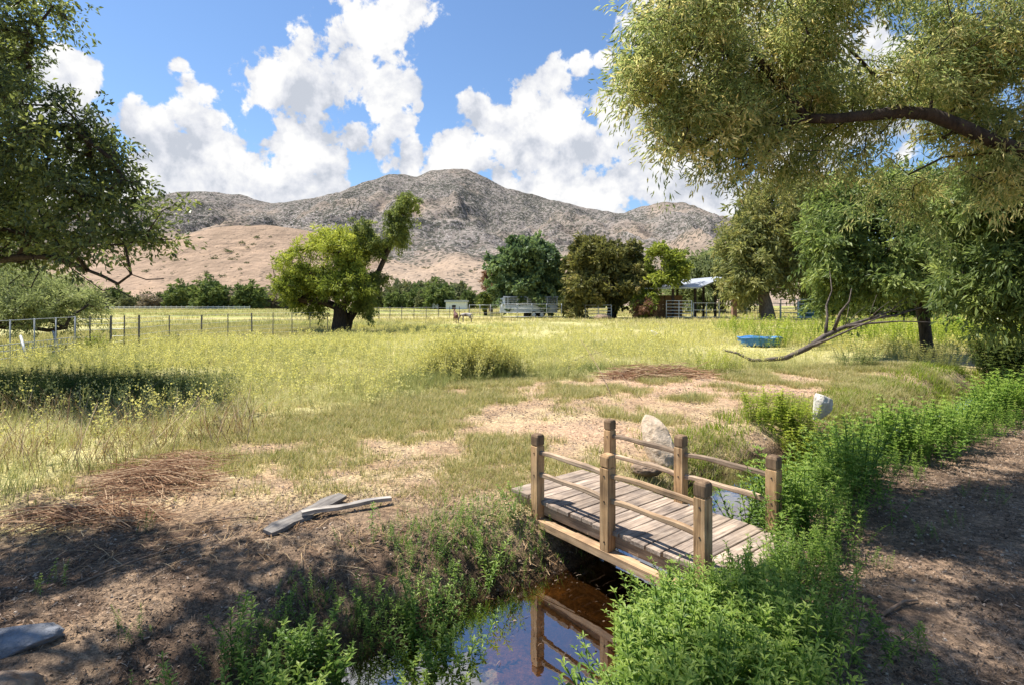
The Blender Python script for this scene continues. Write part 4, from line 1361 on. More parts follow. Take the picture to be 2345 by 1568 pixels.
# shrubs by the fence and at the right
for nm, lab, cat, dx, dy, n, sp, sc, mt in [('fence_bush', 'bright yellow green bush growing through the wire fence by the gate', 'bush', 212, 806, 70, .45, 1.7, M_weed2),
                                            ('fence_weed', 'small dark green bush at the foot of the wire fence', 'bush', 400, 786, 40, .5, 1.3, M_dgrass),
                                            ('dock_plant', 'tall leafy bush with pale top in the shaded grass under the ash tree', 'bush', 2200, 775, 110, .55, 3.0, M_weed),
                                            ('edge_shrub', 'dark olive shrub crowding the right edge above the creek', 'shrub', 2330, 850, 260, .9, 3.3, M_dgrass),
                                            ('low_shrub', 'grey scrubby bush beside the dead branch', 'shrub', 2130, 845, 80, .7, 1.5, M_lf_will2),
                                            ('branch_weed', 'thin yellow green weed in front of the dead branch', 'weed', 1960, 850, 60, .5, 1.7, M_lf_will),
                                            ('twiggy_weed', 'thin green weed at the left tip of the dead branch', 'weed', 1640, 850, 50, .6, 1.4, M_lf_yel)]:
    g_ = G(dx, dy, -.1)
    plant(nm, lab, cat, g_.x, g_.y, n, sp, sc, mt)

# ------------------------------------------------------------------ footbridge
yaw = -.8985
B0 = Vector((.697, 3.972, 0))
HL, BW = .774, .905


def wood(name, axis_, c1, c2, c3, rough=.75):
    m, nt, out = new_mat(name)
    tc = nd(nt, 'ShaderNodeTexCoord')
    at = nd(nt, 'ShaderNodeAttribute', attribute_name='rnd')
    off = nd(nt, 'ShaderNodeCombineXYZ')
    sh = math_(nt, 'MULTIPLY', at.outputs['Fac'], 37.0)
    for i in range(3):
        nt.links.new(sh, off.inputs[i])
    ad = nd(nt, 'ShaderNodeVectorMath', operation='ADD')
    nt.links.new(tc.outputs['Object'], ad.inputs[0])
    nt.links.new(off.outputs[0], ad.inputs[1])
    mp = nd(nt, 'ShaderNodeMapping')
    s = [26.0, 26.0, 26.0]
    s[axis_] = 1.6
    mp.inputs['Scale'].default_value = s
    nt.links.new(ad.outputs[0], mp.inputs[0])
    f = noise(nt, mp.outputs[0], 1.6, 6, .65, .6)
    c = ramp(nt, f, [(.30, c1), (.5, c2), (.72, c3)])
    big = noise(nt, ad.outputs[0], 5.0, 4, .6)
    k = ramp(nt, big, [(.35, (.55, .55, .58)), (.6, (1.1, 1.08, 1.05))])
    c = mixc(nt, .8, c, k, 'MULTIPLY')
    g = math_(nt, 'MULTIPLY_ADD', at.outputs['Fac'], .5, .75)
    cc = nd(nt, 'ShaderNodeCombineColor')
    for i in range(3):
        nt.links.new(g, cc.inputs[i])
    c = mixc(nt, 1.0, c, cc.outputs[0], 'MULTIPLY')
    p = nd(nt, 'ShaderNodeBsdfPrincipled')
    p.inputs['Roughness'].default_value = rough
    p.inputs['Specular IOR Level'].default_value = .2
    nt.links.new(c, p.inputs['Base Color'])
    b = nd(nt, 'ShaderNodeBump')
    b.inputs['Strength'].default_value = .5
    b.inputs['Distance'].default_value = .004
    nt.links.new(f, b.inputs['Height'])
    nt.links.new(b.outputs[0], p.inputs['Normal'])
    nt.links.new(p.outputs[0], out.inputs[0])
    return m


M_post = wood('cedar_post', 2, (.15, .085, .042), (.42, .26, .13), (.60, .41, .23))
M_rail = wood('weathered_rail', 0, (.15, .105, .075), (.36, .26, .175), (.54, .41, .29))
M_board = wood('weathered_boards', 1, (.13, .10, .08), (.31, .24, .185), (.50, .41, .325), .8)
M_cap = wood('dark_post_cap', 2, (.08, .05, .03), (.17, .11, .065), (.25, .17, .10))
M_beam = wood('pine_beam', 0, (.24, .15, .08), (.42, .28, .165), (.55, .40, .25))

bridge = thing('footbridge', 'small wooden garden footbridge with six square posts and double rails over the creek', 'bridge', tuple(B0), yaw)


def loft_sq(mb, cx, cy, prof, ch=.15, r=None):
    V, fs = [], []
    for z, h in prof:
        c_ = h * (1 - ch)
        V += [(cx + h, cy - c_, z), (cx + h, cy + c_, z), (cx + c_, cy + h, z), (cx - c_, cy + h, z), (cx - h, cy + c_, z), (cx - h, cy - c_, z), (cx - c_, cy - h, z), (cx + c_, cy - h, z)]
    for i in range(len(prof) - 1):
        for j in range(8):
            fs.append((i * 8 + j, i * 8 + (j + 1) % 8, (i + 1) * 8 + (j + 1) % 8, (i + 1) * 8 + j))
    fs.append(tuple(range(8))[::-1])
    fs.append(tuple((len(prof) - 1) * 8 + j for j in range(8)))
    mb.add(V, fs, r)


PH = .042
M_bolt = solid_mat('dark_bolt', (.03, .025, .022), (.09, .07, .06), 30, .6, .5)
for t_ in (0.0, BW):
    for s_ in (-HL, 0.0, HL):
        mb = MB()
        r_ = random.uniform(.25, .9)
        loft_sq(mb, s_, t_, [(-.145, PH), (.448, PH), (.452, PH - .008), (.459, PH - .008)], .10, r_)
        po = mb.build('post', M_post, bridge)
        mb = MB()
        loft_sq(mb, s_, t_, [(.459, PH - .006), (.464, PH), (.530, PH), (.544, PH - .006), (.551, PH - .016)], .14, r_)
        mb.build('post_cap', M_cap if not (t_ == 0 and s_ == 0) else M_post, po)
        for zb in (.395, .212, -.08):
            mb = MB()
            mb.tube([(s_ + .004, t_ - PH + .004, zb), (s_ + .004, t_ - PH - .004, zb)], .0065, 8)
            mb.build('bolt', M_bolt, po)
for t_ in (0.0, BW):
    for s0, s1 in ((-HL, 0.0), (0.0, HL)):
        for z_ in (.395, .212):
            mb = MB()
            n = 9
            V, fs = [], []
            rr = random.random()
            for i in range(n):
                u_ = i / (n - 1)
                x = s0 + PH * .6 + (s1 - s0 - PH * 1.2) * u_
                zc = z_ + .014 * math.sin(u_ * math.pi) + .004 * math.sin(u_ * 9 + s0 * 7 + z_ * 30)
                hz, hy_ = .019 + .002 * math.sin(u_ * 7 + z_ * 9), .0165
                for (a, b_) in ((-hy_, -hz * .6), (-hy_ * .6, -hz), (hy_ * .6, -hz), (hy_, -hz * .6), (hy_, hz * .6), (hy_ * .6, hz), (-hy_ * .6, hz), (-hy_, hz * .6)):
                    V.append((x, t_ + a, zc + b_))
            for i in range(n - 1):
                for j in range(8):
                    fs.append((i * 8 + j, (i + 1) * 8 + j, (i + 1) * 8 + (j + 1) % 8, i * 8 + (j + 1) % 8))
            mb.add(V, fs, rr)
            mb.build('rail', M_rail if t_ > 0 or s0 < 0 else M_beam, bridge)
mb = MB()
s_ = -1.135
while s_ < .9:
    w_ = random.uniform(.118, .128)
    za = random.uniform(-.002, .002)
    Mx = Matrix.Translation((s_ + w_ / 2, BW / 2, za)) @ Matrix.Rotation(random.gauss(0, .006), 4, 'Z') @ Matrix.Rotation(random.gauss(0, .012), 4, 'Y')
    ex0, ex1 = random.uniform(-.012, .012), random.uniform(-.012, .012)
    L_ = BW / 2 - .004
    b_ = .004
    x0, x1 = -w_ / 2 + .0045, w_ / 2 - .0045
    V = [(x0, -L_ + ex0, -.03), (x1, -L_ + ex0, -.03), (x1, L_ + ex1, -.03), (x0, L_ + ex1, -.03), (x0, -L_ + ex0, -b_), (x1, -L_ + ex0, -b_), (x1, L_ + ex1, -b_), (x0, L_ + ex1, -b_),
         (x0 + b_, -L_ + ex0 + b_, 0), (x1 - b_, -L_ + ex0 + b_, 0), (x1 - b_, L_ + ex1 - b_, 0), (x0 + b_, L_ + ex1 - b_, 0)]
    V = [tuple(Mx @ Vector(v)) for v in V]
    mb.add(V, [(3, 2, 1, 0), (0, 1, 5, 4), (1, 2, 6, 5), (2, 3, 7, 6), (3, 0, 4, 7), (4, 5, 9, 8), (5, 6, 10, 9), (6, 7, 11, 10), (7, 4, 8, 11), (8, 9, 10, 11)])
    s_ += w_
mb.build('deck', M_board, bridge)
for t_ in (.055, BW - .055, BW / 2):
    mb = MB()
    mb.box((-1.10, t_ - .02, -.125), (1.05, t_ + .02, -.033), r=.5)
    mb.build('joist', M_rail, bridge)
for t_ in (-.004, BW + .004):
    mb = MB()
    mb.box((-.90, t_ - .044, -.205), (1.0, t_ + .044, -.148), r=.6)
    mb.build('side_beam', M_beam, bridge)
# ------------------------------------------------------------------ rocks
def rock(name, label, loc, size, rotz, mat, seed, cat='rock', rough=.35, facet=.0, tilt=0.0):
    bm = bmesh.new()
    bmesh.ops.create_icosphere(bm, subdivisions=5, radius=1)
    V = np.array([v.co[:] for v in bm.verts])
    nz = fbm(V[:, 0] * 1.1 + seed, V[:, 1] * 1.1, V[:, 2] * 1.1, oct=3, seed=seed) - .5
    nf = fbm(V[:, 0] * 5 + seed, V[:, 1] * 5, V[:, 2] * 5, oct=4, seed=seed + 5) - .5
    V = V * (1 + rough * 1.6 * nz + .16 * nf * 1.2)[:, None]
    if facet:
        rs = np.random.default_rng(seed)
        for k in range(12):
            d = rs.normal(size=3)
            d /= np.linalg.norm(d)
            lim = facet * (.8 + .35 * rs.random())
            h = V @ d
            V = V - np.clip(h - lim, 0, None)[:, None] * d[None] * .92
    V = V * np.array(size)
    for v, c_ in zip(bm.verts, V):
        v.co = c_
    me = bpy.data.meshes.new(name)
    bm.to_mesh(me)
    bm.free()
    me.polygons.foreach_set('use_smooth', np.ones(len(me.polygons), dtype=bool))
    o = link(name, me, mat)
    o.location = loc
    o.rotation_euler = (tilt, 0, rotz)
    return tag(o, label, cat)


M_rockp = solid_mat('pale_granite', (.34, .25, .165), (.70, .56, .42), 9, .9, bump=1.0, bscale=24, detail=9)
M_rockw = solid_mat('white_quartz_rock', (.46, .41, .34), (.74, .69, .61), 9, .85, bump=1.0, bscale=26, detail=9)
M_rockg = solid_mat('blue_grey_slate', (.09, .092, .10), (.30, .305, .32), 9, .85, bump=1.0, bscale=26, detail=9)
M_rockb = solid_mat('brown_sandstone', (.15, .10, .07), (.40, .29, .20), 9, .9, bump=1.0, bscale=28, detail=9)
g_ = G(1505, 1050, -.12)
rock('boulder', 'tall pale granite boulder leaning behind the footbridge', (g_.x + .05, g_.y + .1, .02), (.16, .13, .39), .4, M_rockp, 3, 'rock', .20, .86, .15).rotation_euler = (-.35, -.40, -.35)
g_ = G(1485, 1062, -.12)
rock('grey_rock', 'small rounded grey brown rock at the foot of the pale boulder', (g_.x - .05, g_.y - .15, -.12), (.17, .11, .07), .2, M_rockb, 5)
g_ = Vector((4.62, 8.15, 0))
rock('white_rock', 'white angular rock standing in the grass by the yellow green bush', (g_.x, g_.y, .08), (.19, .13, .27), .5, M_rockw, 8, 'rock', .2, .72).rotation_euler = (.1, .35, .5)
g_ = G(40, 1500, -.14)
rock('flat_stone', 'flat blue grey stone slab at the lower left corner', (g_.x - .08, g_.y + .06, -.10), (.24, .14, .06), .25, M_rockg, 12, 'rock', .3, .85)
g_ = G(40, 1590, -.14)
rock('brown_stone', 'rounded brown stone cut off by the lower left corner', (g_.x - .08, g_.y - .12, -.11), (.24, .18, .12), .1, M_rockb, 15)
g_ = G(1497, 774, -.1)
rock('field_stone', 'small white stone alone in the yellow field', (g_.x, g_.y, .06), (.24, .18, .26), .3, M_rockw, 18, 'rock', .25, .8)
g_ = G(1370, 726, -.1)
rock('low_stone', 'low dark stone by the corral left of the open shed', (P(1372, 722, 58).x, 56, .05), (.9, .5, .35), .3, M_rockb, 21)
g_ = G(1700, 1010, -.1)

# old boards, sticks, branches ---------------------------------------------------------
M_old = wood('silver_old_board', 0, (.13, .115, .10), (.28, .25, .22), (.44, .405, .36), .85)
M_stick = solid_mat('stick_bark', (.16, .10, .065), (.33, .23, .155), 20, .9, bump=.5)
M_deadw = solid_mat('grey_dead_branch', (.05, .04, .032), (.17, .135, .11), 9, .9, bump=.7, bscale=30)


def board(name, label, p0, p1, w, th, cat, zoff=.02):
    p0, p1 = Vector(p0), Vector(p1)
    L = (p1 - p0).length
    mb = MB()
    n = 8
    V, fs = [], []
    for i in range(n + 1):
        x = L * i / n
        ww = w * (.86 + .14 * math.sin(i * 2.3 + w * 80)) * (.8 if i in (0, n) else 1)
        zz = .006 * math.sin(i * 1.3)
        V += [(x, -ww, zz), (x, ww, zz + .003), (x, ww * .95, zz + th), (x, -ww * .95, zz + th)]
    for i in range(n):
        for j in range(4):
            fs.append((i * 4 + j, (i + 1) * 4 + j, (i + 1) * 4 + (j + 1) % 4, i * 4 + (j + 1) % 4))
    fs += [(0, 1, 2, 3), (n * 4 + 3, n * 4 + 2, n * 4 + 1, n * 4)]
    mb.add(V, fs)
    o = mb.build(name, M_old)
    d = p1 - p0
    o.location = p0 + Vector((0, 0, zoff))
    o.rotation_euler = (.12, -math.asin(max(-1, min(1, d.z / L))), math.atan2(d.y, d.x))
    return tag(o, label, cat)


def gz(v, dz=0.0):
    return Vector((v.x, v.y, float(ground_h(np.array([v.x]), np.array([v.y]))[0]) + dz))


board('weathered_plank', 'broad silver grey plank lying on bare soil left of the bridge', gz(G(612, 1232, -.13)), gz(G(785, 1152, -.13), .03), .075, .028, 'plank', .015)
board('split_board', 'narrow grey split board crossing the broad plank', gz(G(690, 1200, -.13), .03), gz(G(895, 1158, -.13), .02), .028, .03, 'board', .02)


def stick(name, label, pts, r, mat, cat='stick'):
    mb = MB()
    pts = [Vector(p) for p in pts]
    b0 = pts[0].copy()
    mb.tube([p - b0 for p in pts], np.linspace(r, r * .5, len(pts)), 7)
    o = mb.build(name, mat, smooth=True, loc=b0)
    return tag(o, label, cat)


stick('curved_stick', 'curved red brown stick on the shaded right bank', [gz(G(2020, 1425), .01), gz(G(2045, 1412), .02), gz(G(2070, 1400), .025), gz(G(2100, 1395), .015)], .011, M_stick)
stick('long_stick', 'long thin stick lying on dark soil at the left', [gz(G(180, 1330), .01), gz(G(300, 1285), .02), gz(G(420, 1245), .02), gz(G(480, 1225), .01)], .008, M_stick)
stick('red_stick', 'straight reddish stick left of the weathered plank', [gz(G(440, 1195), .01), gz(G(530, 1185), .02), gz(G(620, 1178), .01)], .007, M_stick)
stick('forked_stalk', 'dry bent stalk rising from the field edge behind the bridge', [gz(G(1300, 855)), gz(G(1305, 835), .12), gz(G(1345, 825), .2), gz(G(1400, 812), .22)], .014, M_deadw)
stick('leaning_cane', 'pale leaning cane in front of the right brush pile', [gz(G(1400, 905)), gz(G(1380, 880), .25), gz(G(1350, 855), .55), gz(G(1330, 845), .8)], .009, M_stick)
stick('thin_cane', 'thin cane lying across the tan earth', [gz(G(1340, 798), .2), gz(G(1400, 840), .15), gz(G(1470, 912), .02)], .008, M_stick)

# big dead branch
mb = MB()
br = [(1655, 800, 15.2), (1690, 808, 15.0), (1722, 824, 14.8), (1760, 822, 14.8), (1800, 818, 14.7), (1850, 795, 14.6), (1890, 768, 14.7), (1935, 748, 14.9), (1990, 730, 15.2), (2040, 712, 15.6)]
bp = [P(*b_) for b_ in br]
bp = [Vector((v.x, v.y, max(v.z, float(ground_h(np.array([v.x]), np.array([v.y]))[0]) + .04))) for v in bp]
mb.tube(bp, [.025, .035, .045, .055, .065, .075, .07, .055, .035, .015], 8)
mb.tube([bp[6], P(1895, 725, 14.9), P(1892, 700, 15.0), P(1905, 665, 15.2), P(1900, 620, 15.3)], [.045, .034, .026, .016, .006], 6)
mb.tube([bp[6] * .6 + bp[7] * .4, P(1925, 715, 14.6), P(1945, 690, 14.5), P(1950, 660, 14.5)], [.05, .035, .02, .008], 6)
mb.tube([bp[7], P(1990, 740, 14.4), P(2060, 735, 14.2), P(2140, 738, 14.0)], [.05, .035, .02, .01], 6)
mb.tube([bp[5], P(1900, 775, 14.0), P(1970, 745, 13.6), P(2030, 720, 13.4)], [.05, .03, .02, .01], 6)
mb.tube([bp[8], P(2050, 722, 15.8), P(2120, 700, 16.2), P(2165, 690, 16.4)], [.04, .03, .015, .008], 5)
for i in range(26):
    k = random.randint(5, 9)
    a = bp[k]
    d = Vector((random.uniform(-.2, 1.0), random.uniform(-.4, .4), random.uniform(-.1, .7)))
    L = random.uniform(.4, 1.1)
    mb.tube([a, a + d * L * .5 + Vector((0, 0, random.uniform(-.06, .06))), a + d * L], [.014, .009, .004], 4)
b0 = Vector((bp[3].x, bp[3].y, -.1))
for arr_ in mb.V:
    arr_ -= np.array(tuple(b0))
o = mb.build('dead_branch', M_deadw, None, True, b0)
tag(o, 'big fallen dead branch with upright forks lying in the grass', 'fallen branch')


# brush piles
def brush(name, label, cx, cy, n, rx_, ry_, h, mat, cat='brush pile', L=(.25, .7), r=.0035):
    z0 = float(ground_h(np.array([cx]), np.array([cy]))[0])
    mb = MB()
    for i in range(n):
        a = random.uniform(0, 6.28)
        q = random.random() ** .6
        x, y = math.cos(a) * rx_ * q, math.sin(a) * ry_ * q
        zz = h * (1 - q * q) * random.random()
        th = random.gauss(.1, .6) + (math.pi if random.random() < .5 else 0)
        l = random.uniform(*L)
        d = Vector((math.cos(th), math.sin(th), random.gauss(0, .12)))
        cz = random.uniform(-.06, .12) * l
        gz_ = float(ground_h(np.array([cx + x]), np.array([cy + y]))[0]) - z0
        p0 = Vector((x, y, gz_ + zz + .01)) - d * l * .5
        p1 = Vector((x, y, gz_ + zz + .01 + cz)) + Vector((random.gauss(0, .05), random.gauss(0, .05), 0)) * l
        p2 = Vector((x, y, gz_ + zz + .01)) + d * l * .5
        for q_ in (p0, p2):
            q_.z = max(q_.z, gz_ + .004)
        mb.tube([p0, p1, p2], [r, r * .9, r * .5], 4, cap=False)
    o = mb.build(name, mat, None, False, (cx, cy, z0))
    return tag(o, label, cat)


M_brush = leaf_mat('rusty_brush', [(0, (.17, .085, .05)), (.5, (.34, .20, .115)), (1, (.56, .40, .25))], .05, .85, .1, 1.0)
for nm, lab, dx, dy, n, rx_, ry_, h in [('brush_pile', 'large tangled pile of rusty dry stems on the left', 350, 1110, 300, .50, .36, .20), ('brush_heap', 'flat heap of dark rusty needles in front of the larger left pile', 200, 1185, 240, .60, .24, .10),
                                        ('straw_heap', 'thin spread of rusty dry stems above the left pile', 420, 1060, 130, .55, .30, .06), ('stem_pile', 'dry reddish stem pile behind the bridge near the dead branch', 1510, 860, 260, 1.3, .7, .24)]:
    g_ = G(dx, dy, -.12)
    brush(nm, lab, g_.x, g_.y, n, rx_, ry_, h, M_brush, L=(.25, .7) if dy > 900 else (.5, 1.3), r=.0035 if dy > 900 else .007)

# ------------------------------------------------------------------ far field furniture
M_blue = solid_mat('blue_plastic', (.03, .13, .36), (.10, .30, .58), 3.5, .4, bump=.6, bscale=9)
M_galv = solid_mat('galvanised_pipe', (.30, .32, .34), (.46, .48, .50), 5, .5, .3)
M_white = solid_mat('white_paint', (.66, .66, .66), (.80, .80, .79), 4, .5)
M_metal = solid_mat('trailer_aluminium', (.34, .38, .43), (.50, .54, .60), 3, .45, .3)
M_dark = solid_mat('dark_timber', (.025, .02, .018), (.06, .048, .04), 6, .8)
M_roof = solid_mat('white_tin_roof', (.32, .34, .37), (.46, .48, .52), 2, .4, .2)
M_rubber = solid_mat('tyre_rubber', (.015, .015, .015), (.03, .03, .03), 6, .8)
M_hay = solid_mat('hay', (.15, .085, .045), (.30, .18, .09), 10, .9, bump=.6)
M_red = solid_mat('red_wood_post', (.22, .12, .085), (.36, .22, .16), 6, .8)
M_teal = solid_mat('teal_plastic', (.05, .16, .20), (.10, .26, .30), 4, .4)
M_steel = solid_mat('steel_post', (.10, .095, .09), (.2, .19, .18), 6, .6, .3)

# blue tub: shallow round tub with crinkled wall
g_ = G(1740, 790, -.1)
tub = thing('plastic_tub', 'crinkled blue plastic tub lying in the yellow grass', 'tub', (g_.x, g_.y, -.1), .15)
mb = MB()
k, V, fs = 48, [], []
prof = [(.84, 0.0), (.90, .05), (.87, .12), (.95, .19), (.91, .26), (.98, .32), (.93, .335), (.84, .28), (.80, .10)]
for r_, z_ in prof:
    for j in range(k):
        a = j / k * 6.2832
        rr = r_ * (1 + .03 * math.sin(a * 9 + z_ * 14) + .02 * math.sin(a * 23))
        V.append((math.cos(a) * rr * .92, math.sin(a) * rr * .7, z_ + .02 * math.sin(a * 5)))
for i in range(len(prof) - 1):
    for j in range(k):
        fs.append((i * k + j, i * k + (j + 1) % k, (i + 1) * k + (j + 1) % k, (i + 1) * k + j))
fs.append(tuple((len(prof) - 1) * k + j for j in range(k)))
mb.add(V, fs)
mb.build('tub_wall', M_blue, tub, True)
mb = MB()
mb.tube([(math.cos(a) * .90, math.sin(a) * .69, .33 + .02 * math.sin(a * 5)) for a in np.linspace(0, 6.2832, 49)], .022, 6, cap=False)
mb.build('rim', M_blue, tub, True)


def pipe_panel(name, label, p0, p1, h, nr, mat, cat='panel', r=.024, nv=2, group=None):
    p0, p1 = Vector(p0), Vector(p1)
    root = thing(name, label, cat, tuple(p0), 0, group)
    d = p1 - p0
    for i in range(nv):
        q = d * (i / (nv - 1))
        mb = MB()
        mb.tube([q, q + Vector((0, 0, h))], r * 1.25, 6)
        mb.build('upright', mat, root, True)
    for i in range(nr):
        z_ = h * (.12 + .85 * i / (nr - 1))
        mb = MB()
        mb.tube([Vector((0, 0, z_)), d + Vector((0, 0, z_))], r, 6)
        mb.build('rail', mat, root, True)
    return root


def fl(dx, Y):
    v = P(dx, 700, Y)
    return Vector((v.x, Y, float(ground_h(np.array([v.x]), np.array([Y]))[0])))


pipe_panel('corral_gate', 'white pipe gate of five rails in front of the open shed', fl(1526, 58), fl(1584, 57.2), 2.0, 6, M_white, 'gate', .04, 3)
pipe_panel('pipe_fence', 'white pipe corral panel running right from the shed gate', fl(1588, 57.5), fl(1676, 58), 1.75, 3, M_white, 'pipe fence', .04, 4)
pipe_panel('pipe_fence', 'thin white corral panel behind the leaning willow trunk', fl(1686, 58), fl(1786, 57), 1.7, 3, M_galv, 'pipe fence', .03, 5)
pipe_panel('corral_gate', 'white corral gate in front of the teal water tank', fl(1788, 57), fl(1867, 56), 2.15, 5, M_white, 'gate', .05, 3)
pipe_panel('pipe_fence', 'white pipe panel between the trailer and the ragged olive tree', fl(1340, 60), fl(1400, 59), 1.5, 5, M_white, 'pipe fence', .04, 3)
pipe_panel('pipe_fence', 'thin grey corral panel in front of the stock trailer', fl(1150, 59), fl(1286, 59), 1.6, 4, M_galv, 'pipe fence', .028, 5)
pipe_panel('pipe_fence', 'low grey corral panel just left of the stock trailer', fl(1075, 60), fl(1148, 59.3), 1.5, 4, M_galv, 'pipe fence', .022, 4)
pipe_panel('field_gate', 'pale wire gate at the far right under the trees', fl(2245, 34), fl(2345, 32), 1.9, 4, M_white, 'gate', .02, 3)
# red post, water tank
mb = MB()
loft_sq(mb, 0, 0, [(0, .24), (2.3, .22), (2.4, .14)], .2)
o = mb.build('red_post', M_red, None, False, fl(1681, 56.5))
tag(o, 'thick reddish timber post in the corral fence line', 'post')
tank = thing('water_tank', 'dark teal round water tank behind the white corral gate', 'tank', tuple(fl(1853, 60)))
mb = MB()
k, V, fs = 24, [], []
prof = [(1.15, 0), (1.15, .4), (1.18, .45), (1.15, .5), (1.15, 1.1), (1.18, 1.15), (1.15, 1.2), (1.12, 1.7), (.9, 1.95), (.3, 2.1), (.0001, 2.12)]
for r_, z_ in prof:
    for j in range(k):
        a = j / k * 6.2832
        V.append((math.cos(a) * r_, math.sin(a) * r_, z_))
for i in range(len(prof) - 1):
    for j in range(k):
        fs.append((i * k + j, i * k + (j + 1) % k, (i + 1) * k + (j + 1) % k, (i + 1) * k + j))
mb.add(V, fs)
mb.build('tank_shell', M_teal, tank, True)
mb = MB()
mb.tube([(0, 0, 2.08), (0, 0, 2.22)], .25, 12)
mb.build('lid', M_white, tank)

# stock trailer
tp = fl(1155, 62)
te = fl(1277, 62.5)
tl_ = (te - tp).length
tr_ = thing('stock_trailer', 'long silver livestock trailer with open slatted sides parked under the cottonwood', 'trailer', tuple(tp), math.atan2(te.y - tp.y, te.x - tp.x))
W_ = 2.0
mb = MB()
mb.box((.1, 0, .55), (tl_, .05, 1.45))
mb.box((.1, W_ - .05, .55), (tl_, W_, 1.45))
mb.box((.1, .05, .55), (tl_, W_ - .05, .62))
mb.box((tl_ - .05, .05, .62), (tl_ - .003, W_ - .05, 1.45))
# front nose
V = [(-.45, W_ * .3, .55), (-.45, W_ * .7, .55), (.1, W_, .55), (.1, 0, .55), (-.45, W_ * .3, 2.2), (-.45, W_ * .7, 2.2), (.1, W_, 2.35), (.1, 0, 2.35)]
mb.add(V, [(0, 1, 5, 4), (1, 2, 6, 5), (3, 0, 4, 7), (2, 3, 7, 6), (0, 3, 2, 1), (4, 5, 6, 7)])
mb.build('body', M_metal, tr_)
for x_ in np.linspace(.4, tl_ - .06, 6):
    for y_ in (.0, W_ - .06):
        mb = MB()
        mb.box((x_ - .05, y_ + .003, 1.45), (x_ + .05, y_ + .057, 2.3))
        mb.build('stanchion', M_metal, tr_)
for z_ in (1.62, 1.85, 2.08):
    for y_ in (.02, W_ - .05):
        mb = MB()
        mb.box((.12, y_, z_), (tl_ - .1, y_ + .03, z_ + .07))
        mb.build('slat', M_metal, tr_)
mb = MB()
V, fs = [], []
for i, x_ in enumerate((-.1, tl_ + .08)):
    for y_, z_ in ((-.06, 2.3), (-.02, 2.42), (W_ * .5, 2.5), (W_ + .02, 2.42), (W_ + .06, 2.3)):
        V.append((x_, y_, z_))
fs = [(j, j + 1, 5 + j + 1, 5 + j) for j in range(4)] + [(0, 5, 9, 4), (4, 3, 2, 1, 0), (5, 6, 7, 8, 9)]
mb.add(V, fs)
mb.build('roof', M_roof, tr_)
for x_ in (tl_ * .55, tl_ * .70):
    for y_ in (-.14, W_ + .02):
        wh = MB()
        wh.tube([(x_, y_, .36), (x_, y_ + .2, .36)], .36, 18)
        wo = wh.build('wheel', M_rubber, tr_)
        wh = MB()
        yy = y_ - .006 if y_ < 0 else y_ + .2
        wh.tube([(x_, yy, .36), (x_, yy + .006, .36)], .2, 14)
        wh.build('rim', M_white, wo)
mb = MB()
mb.box((tl_ * .46, -.16, .74), (tl_ * .8, -.004, .80))
mb.build('fender', M_metal, tr_)
mb = MB()
mb.tube([(-.45, W_ * .5, .5), (-1.5, W_ * .5, .5)], .06, 8)
mb.tube([(-1.35, W_ * .5, .5), (-1.35, W_ * .5, -.0)], .04, 8)
mb.build('hitch', M_steel, tr_)

# open shed
sh = thing('open_shed', 'open pole shed with a tilted white tin roof at the corral', 'shed', tuple(fl(1590, 60)))
sb = np.array(tuple(fl(1590, 60)))
roofp = [P(1463, 662, 58), P(1545, 661, 57), P(1604, 660, 56.5), P(1657, 638, 60), P(1640, 636, 66), P(1520, 647, 66), P(1463, 653, 66)]
V = [np.array(tuple(v)) - sb for v in roofp]
V = V + [v + np.array([0, 0, .14]) for v in V]
n = len(roofp)
mb = MB()
mb.add(V, [tuple(range(n))[::-1], tuple(range(n, 2 * n))] + [(j, (j + 1) % n, n + (j + 1) % n, n + j) for j in range(n)])
mb.build('roof', M_roof, sh)
for dx, Y_, dy in [(1541, 58, 659), (1551, 63, 656), (1592, 58.5, 658), (1611, 64, 652), (1638, 60, 646)]:
    b_ = fl(dx, Y_)
    top = P(dx, dy, Y_)
    mb = MB()
    mb.tube([Vector(b_) - Vector(sb), Vector((b_.x, b_.y, top.z)) - Vector(sb)], .15, 8)
    mb.build('post', M_dark, sh)
mb = MB()
a, b_ = P(1636, 650, 60), P(1628, 643, 60)
mb.tube([Vector(P(1638, 668, 60)) - Vector(sb), Vector(P(1627, 652, 60)) - Vector(sb)], .08, 6)
mb.build('brace', M_dark, sh)
# hay bales under the roof
bale_me = None
for r_ in range(5):
    for c_ in range(3):
        if bale_me is None:
            mb = MB()
            mb.box((-.5, -.35, 0), (.5, .35, .5))
            bale_me = mb.mesh('hay_bale', M_hay)
            bm = bmesh.new()
            bm.from_mesh(bale_me)
            bmesh.ops.bevel(bm, geom=bm.edges[:], offset=.06, segments=2, affect='EDGES')
            bm.to_mesh(bale_me)
            bm.free()
        o = link('hay_bale', bale_me)
        q = fl(1508, 60.5)
        o.location = (q.x + c_ * 1.03 + random.uniform(-.04, .04), q.y + random.uniform(-.08, .08), q.z + r_ * .505)
        tag(o, 'brown hay bale stacked under the left end of the tin roof', 'hay bale', 'hay bales stacked under the shed roof')
# dry bush in front of the hay
q = fl(1470, 57)
tree('dry_bush', 'rusty dry bush beside the hay under the tin roof', 'bush', [(q.x, q.y, q.z - .1), (q.x, q.y, .6), (q.x + .1, q.y, 1.2)], .08, [lob(1470, 708, 57, 18, 16, 1.2), lob(1485, 700, 57, 12, 14, 1.0)], 60, 60, (.3, .12), .5, M_lf_dry, M_bark2, gap=.3, gscale=.4, seed=1501, rmin=.02, step=.6)

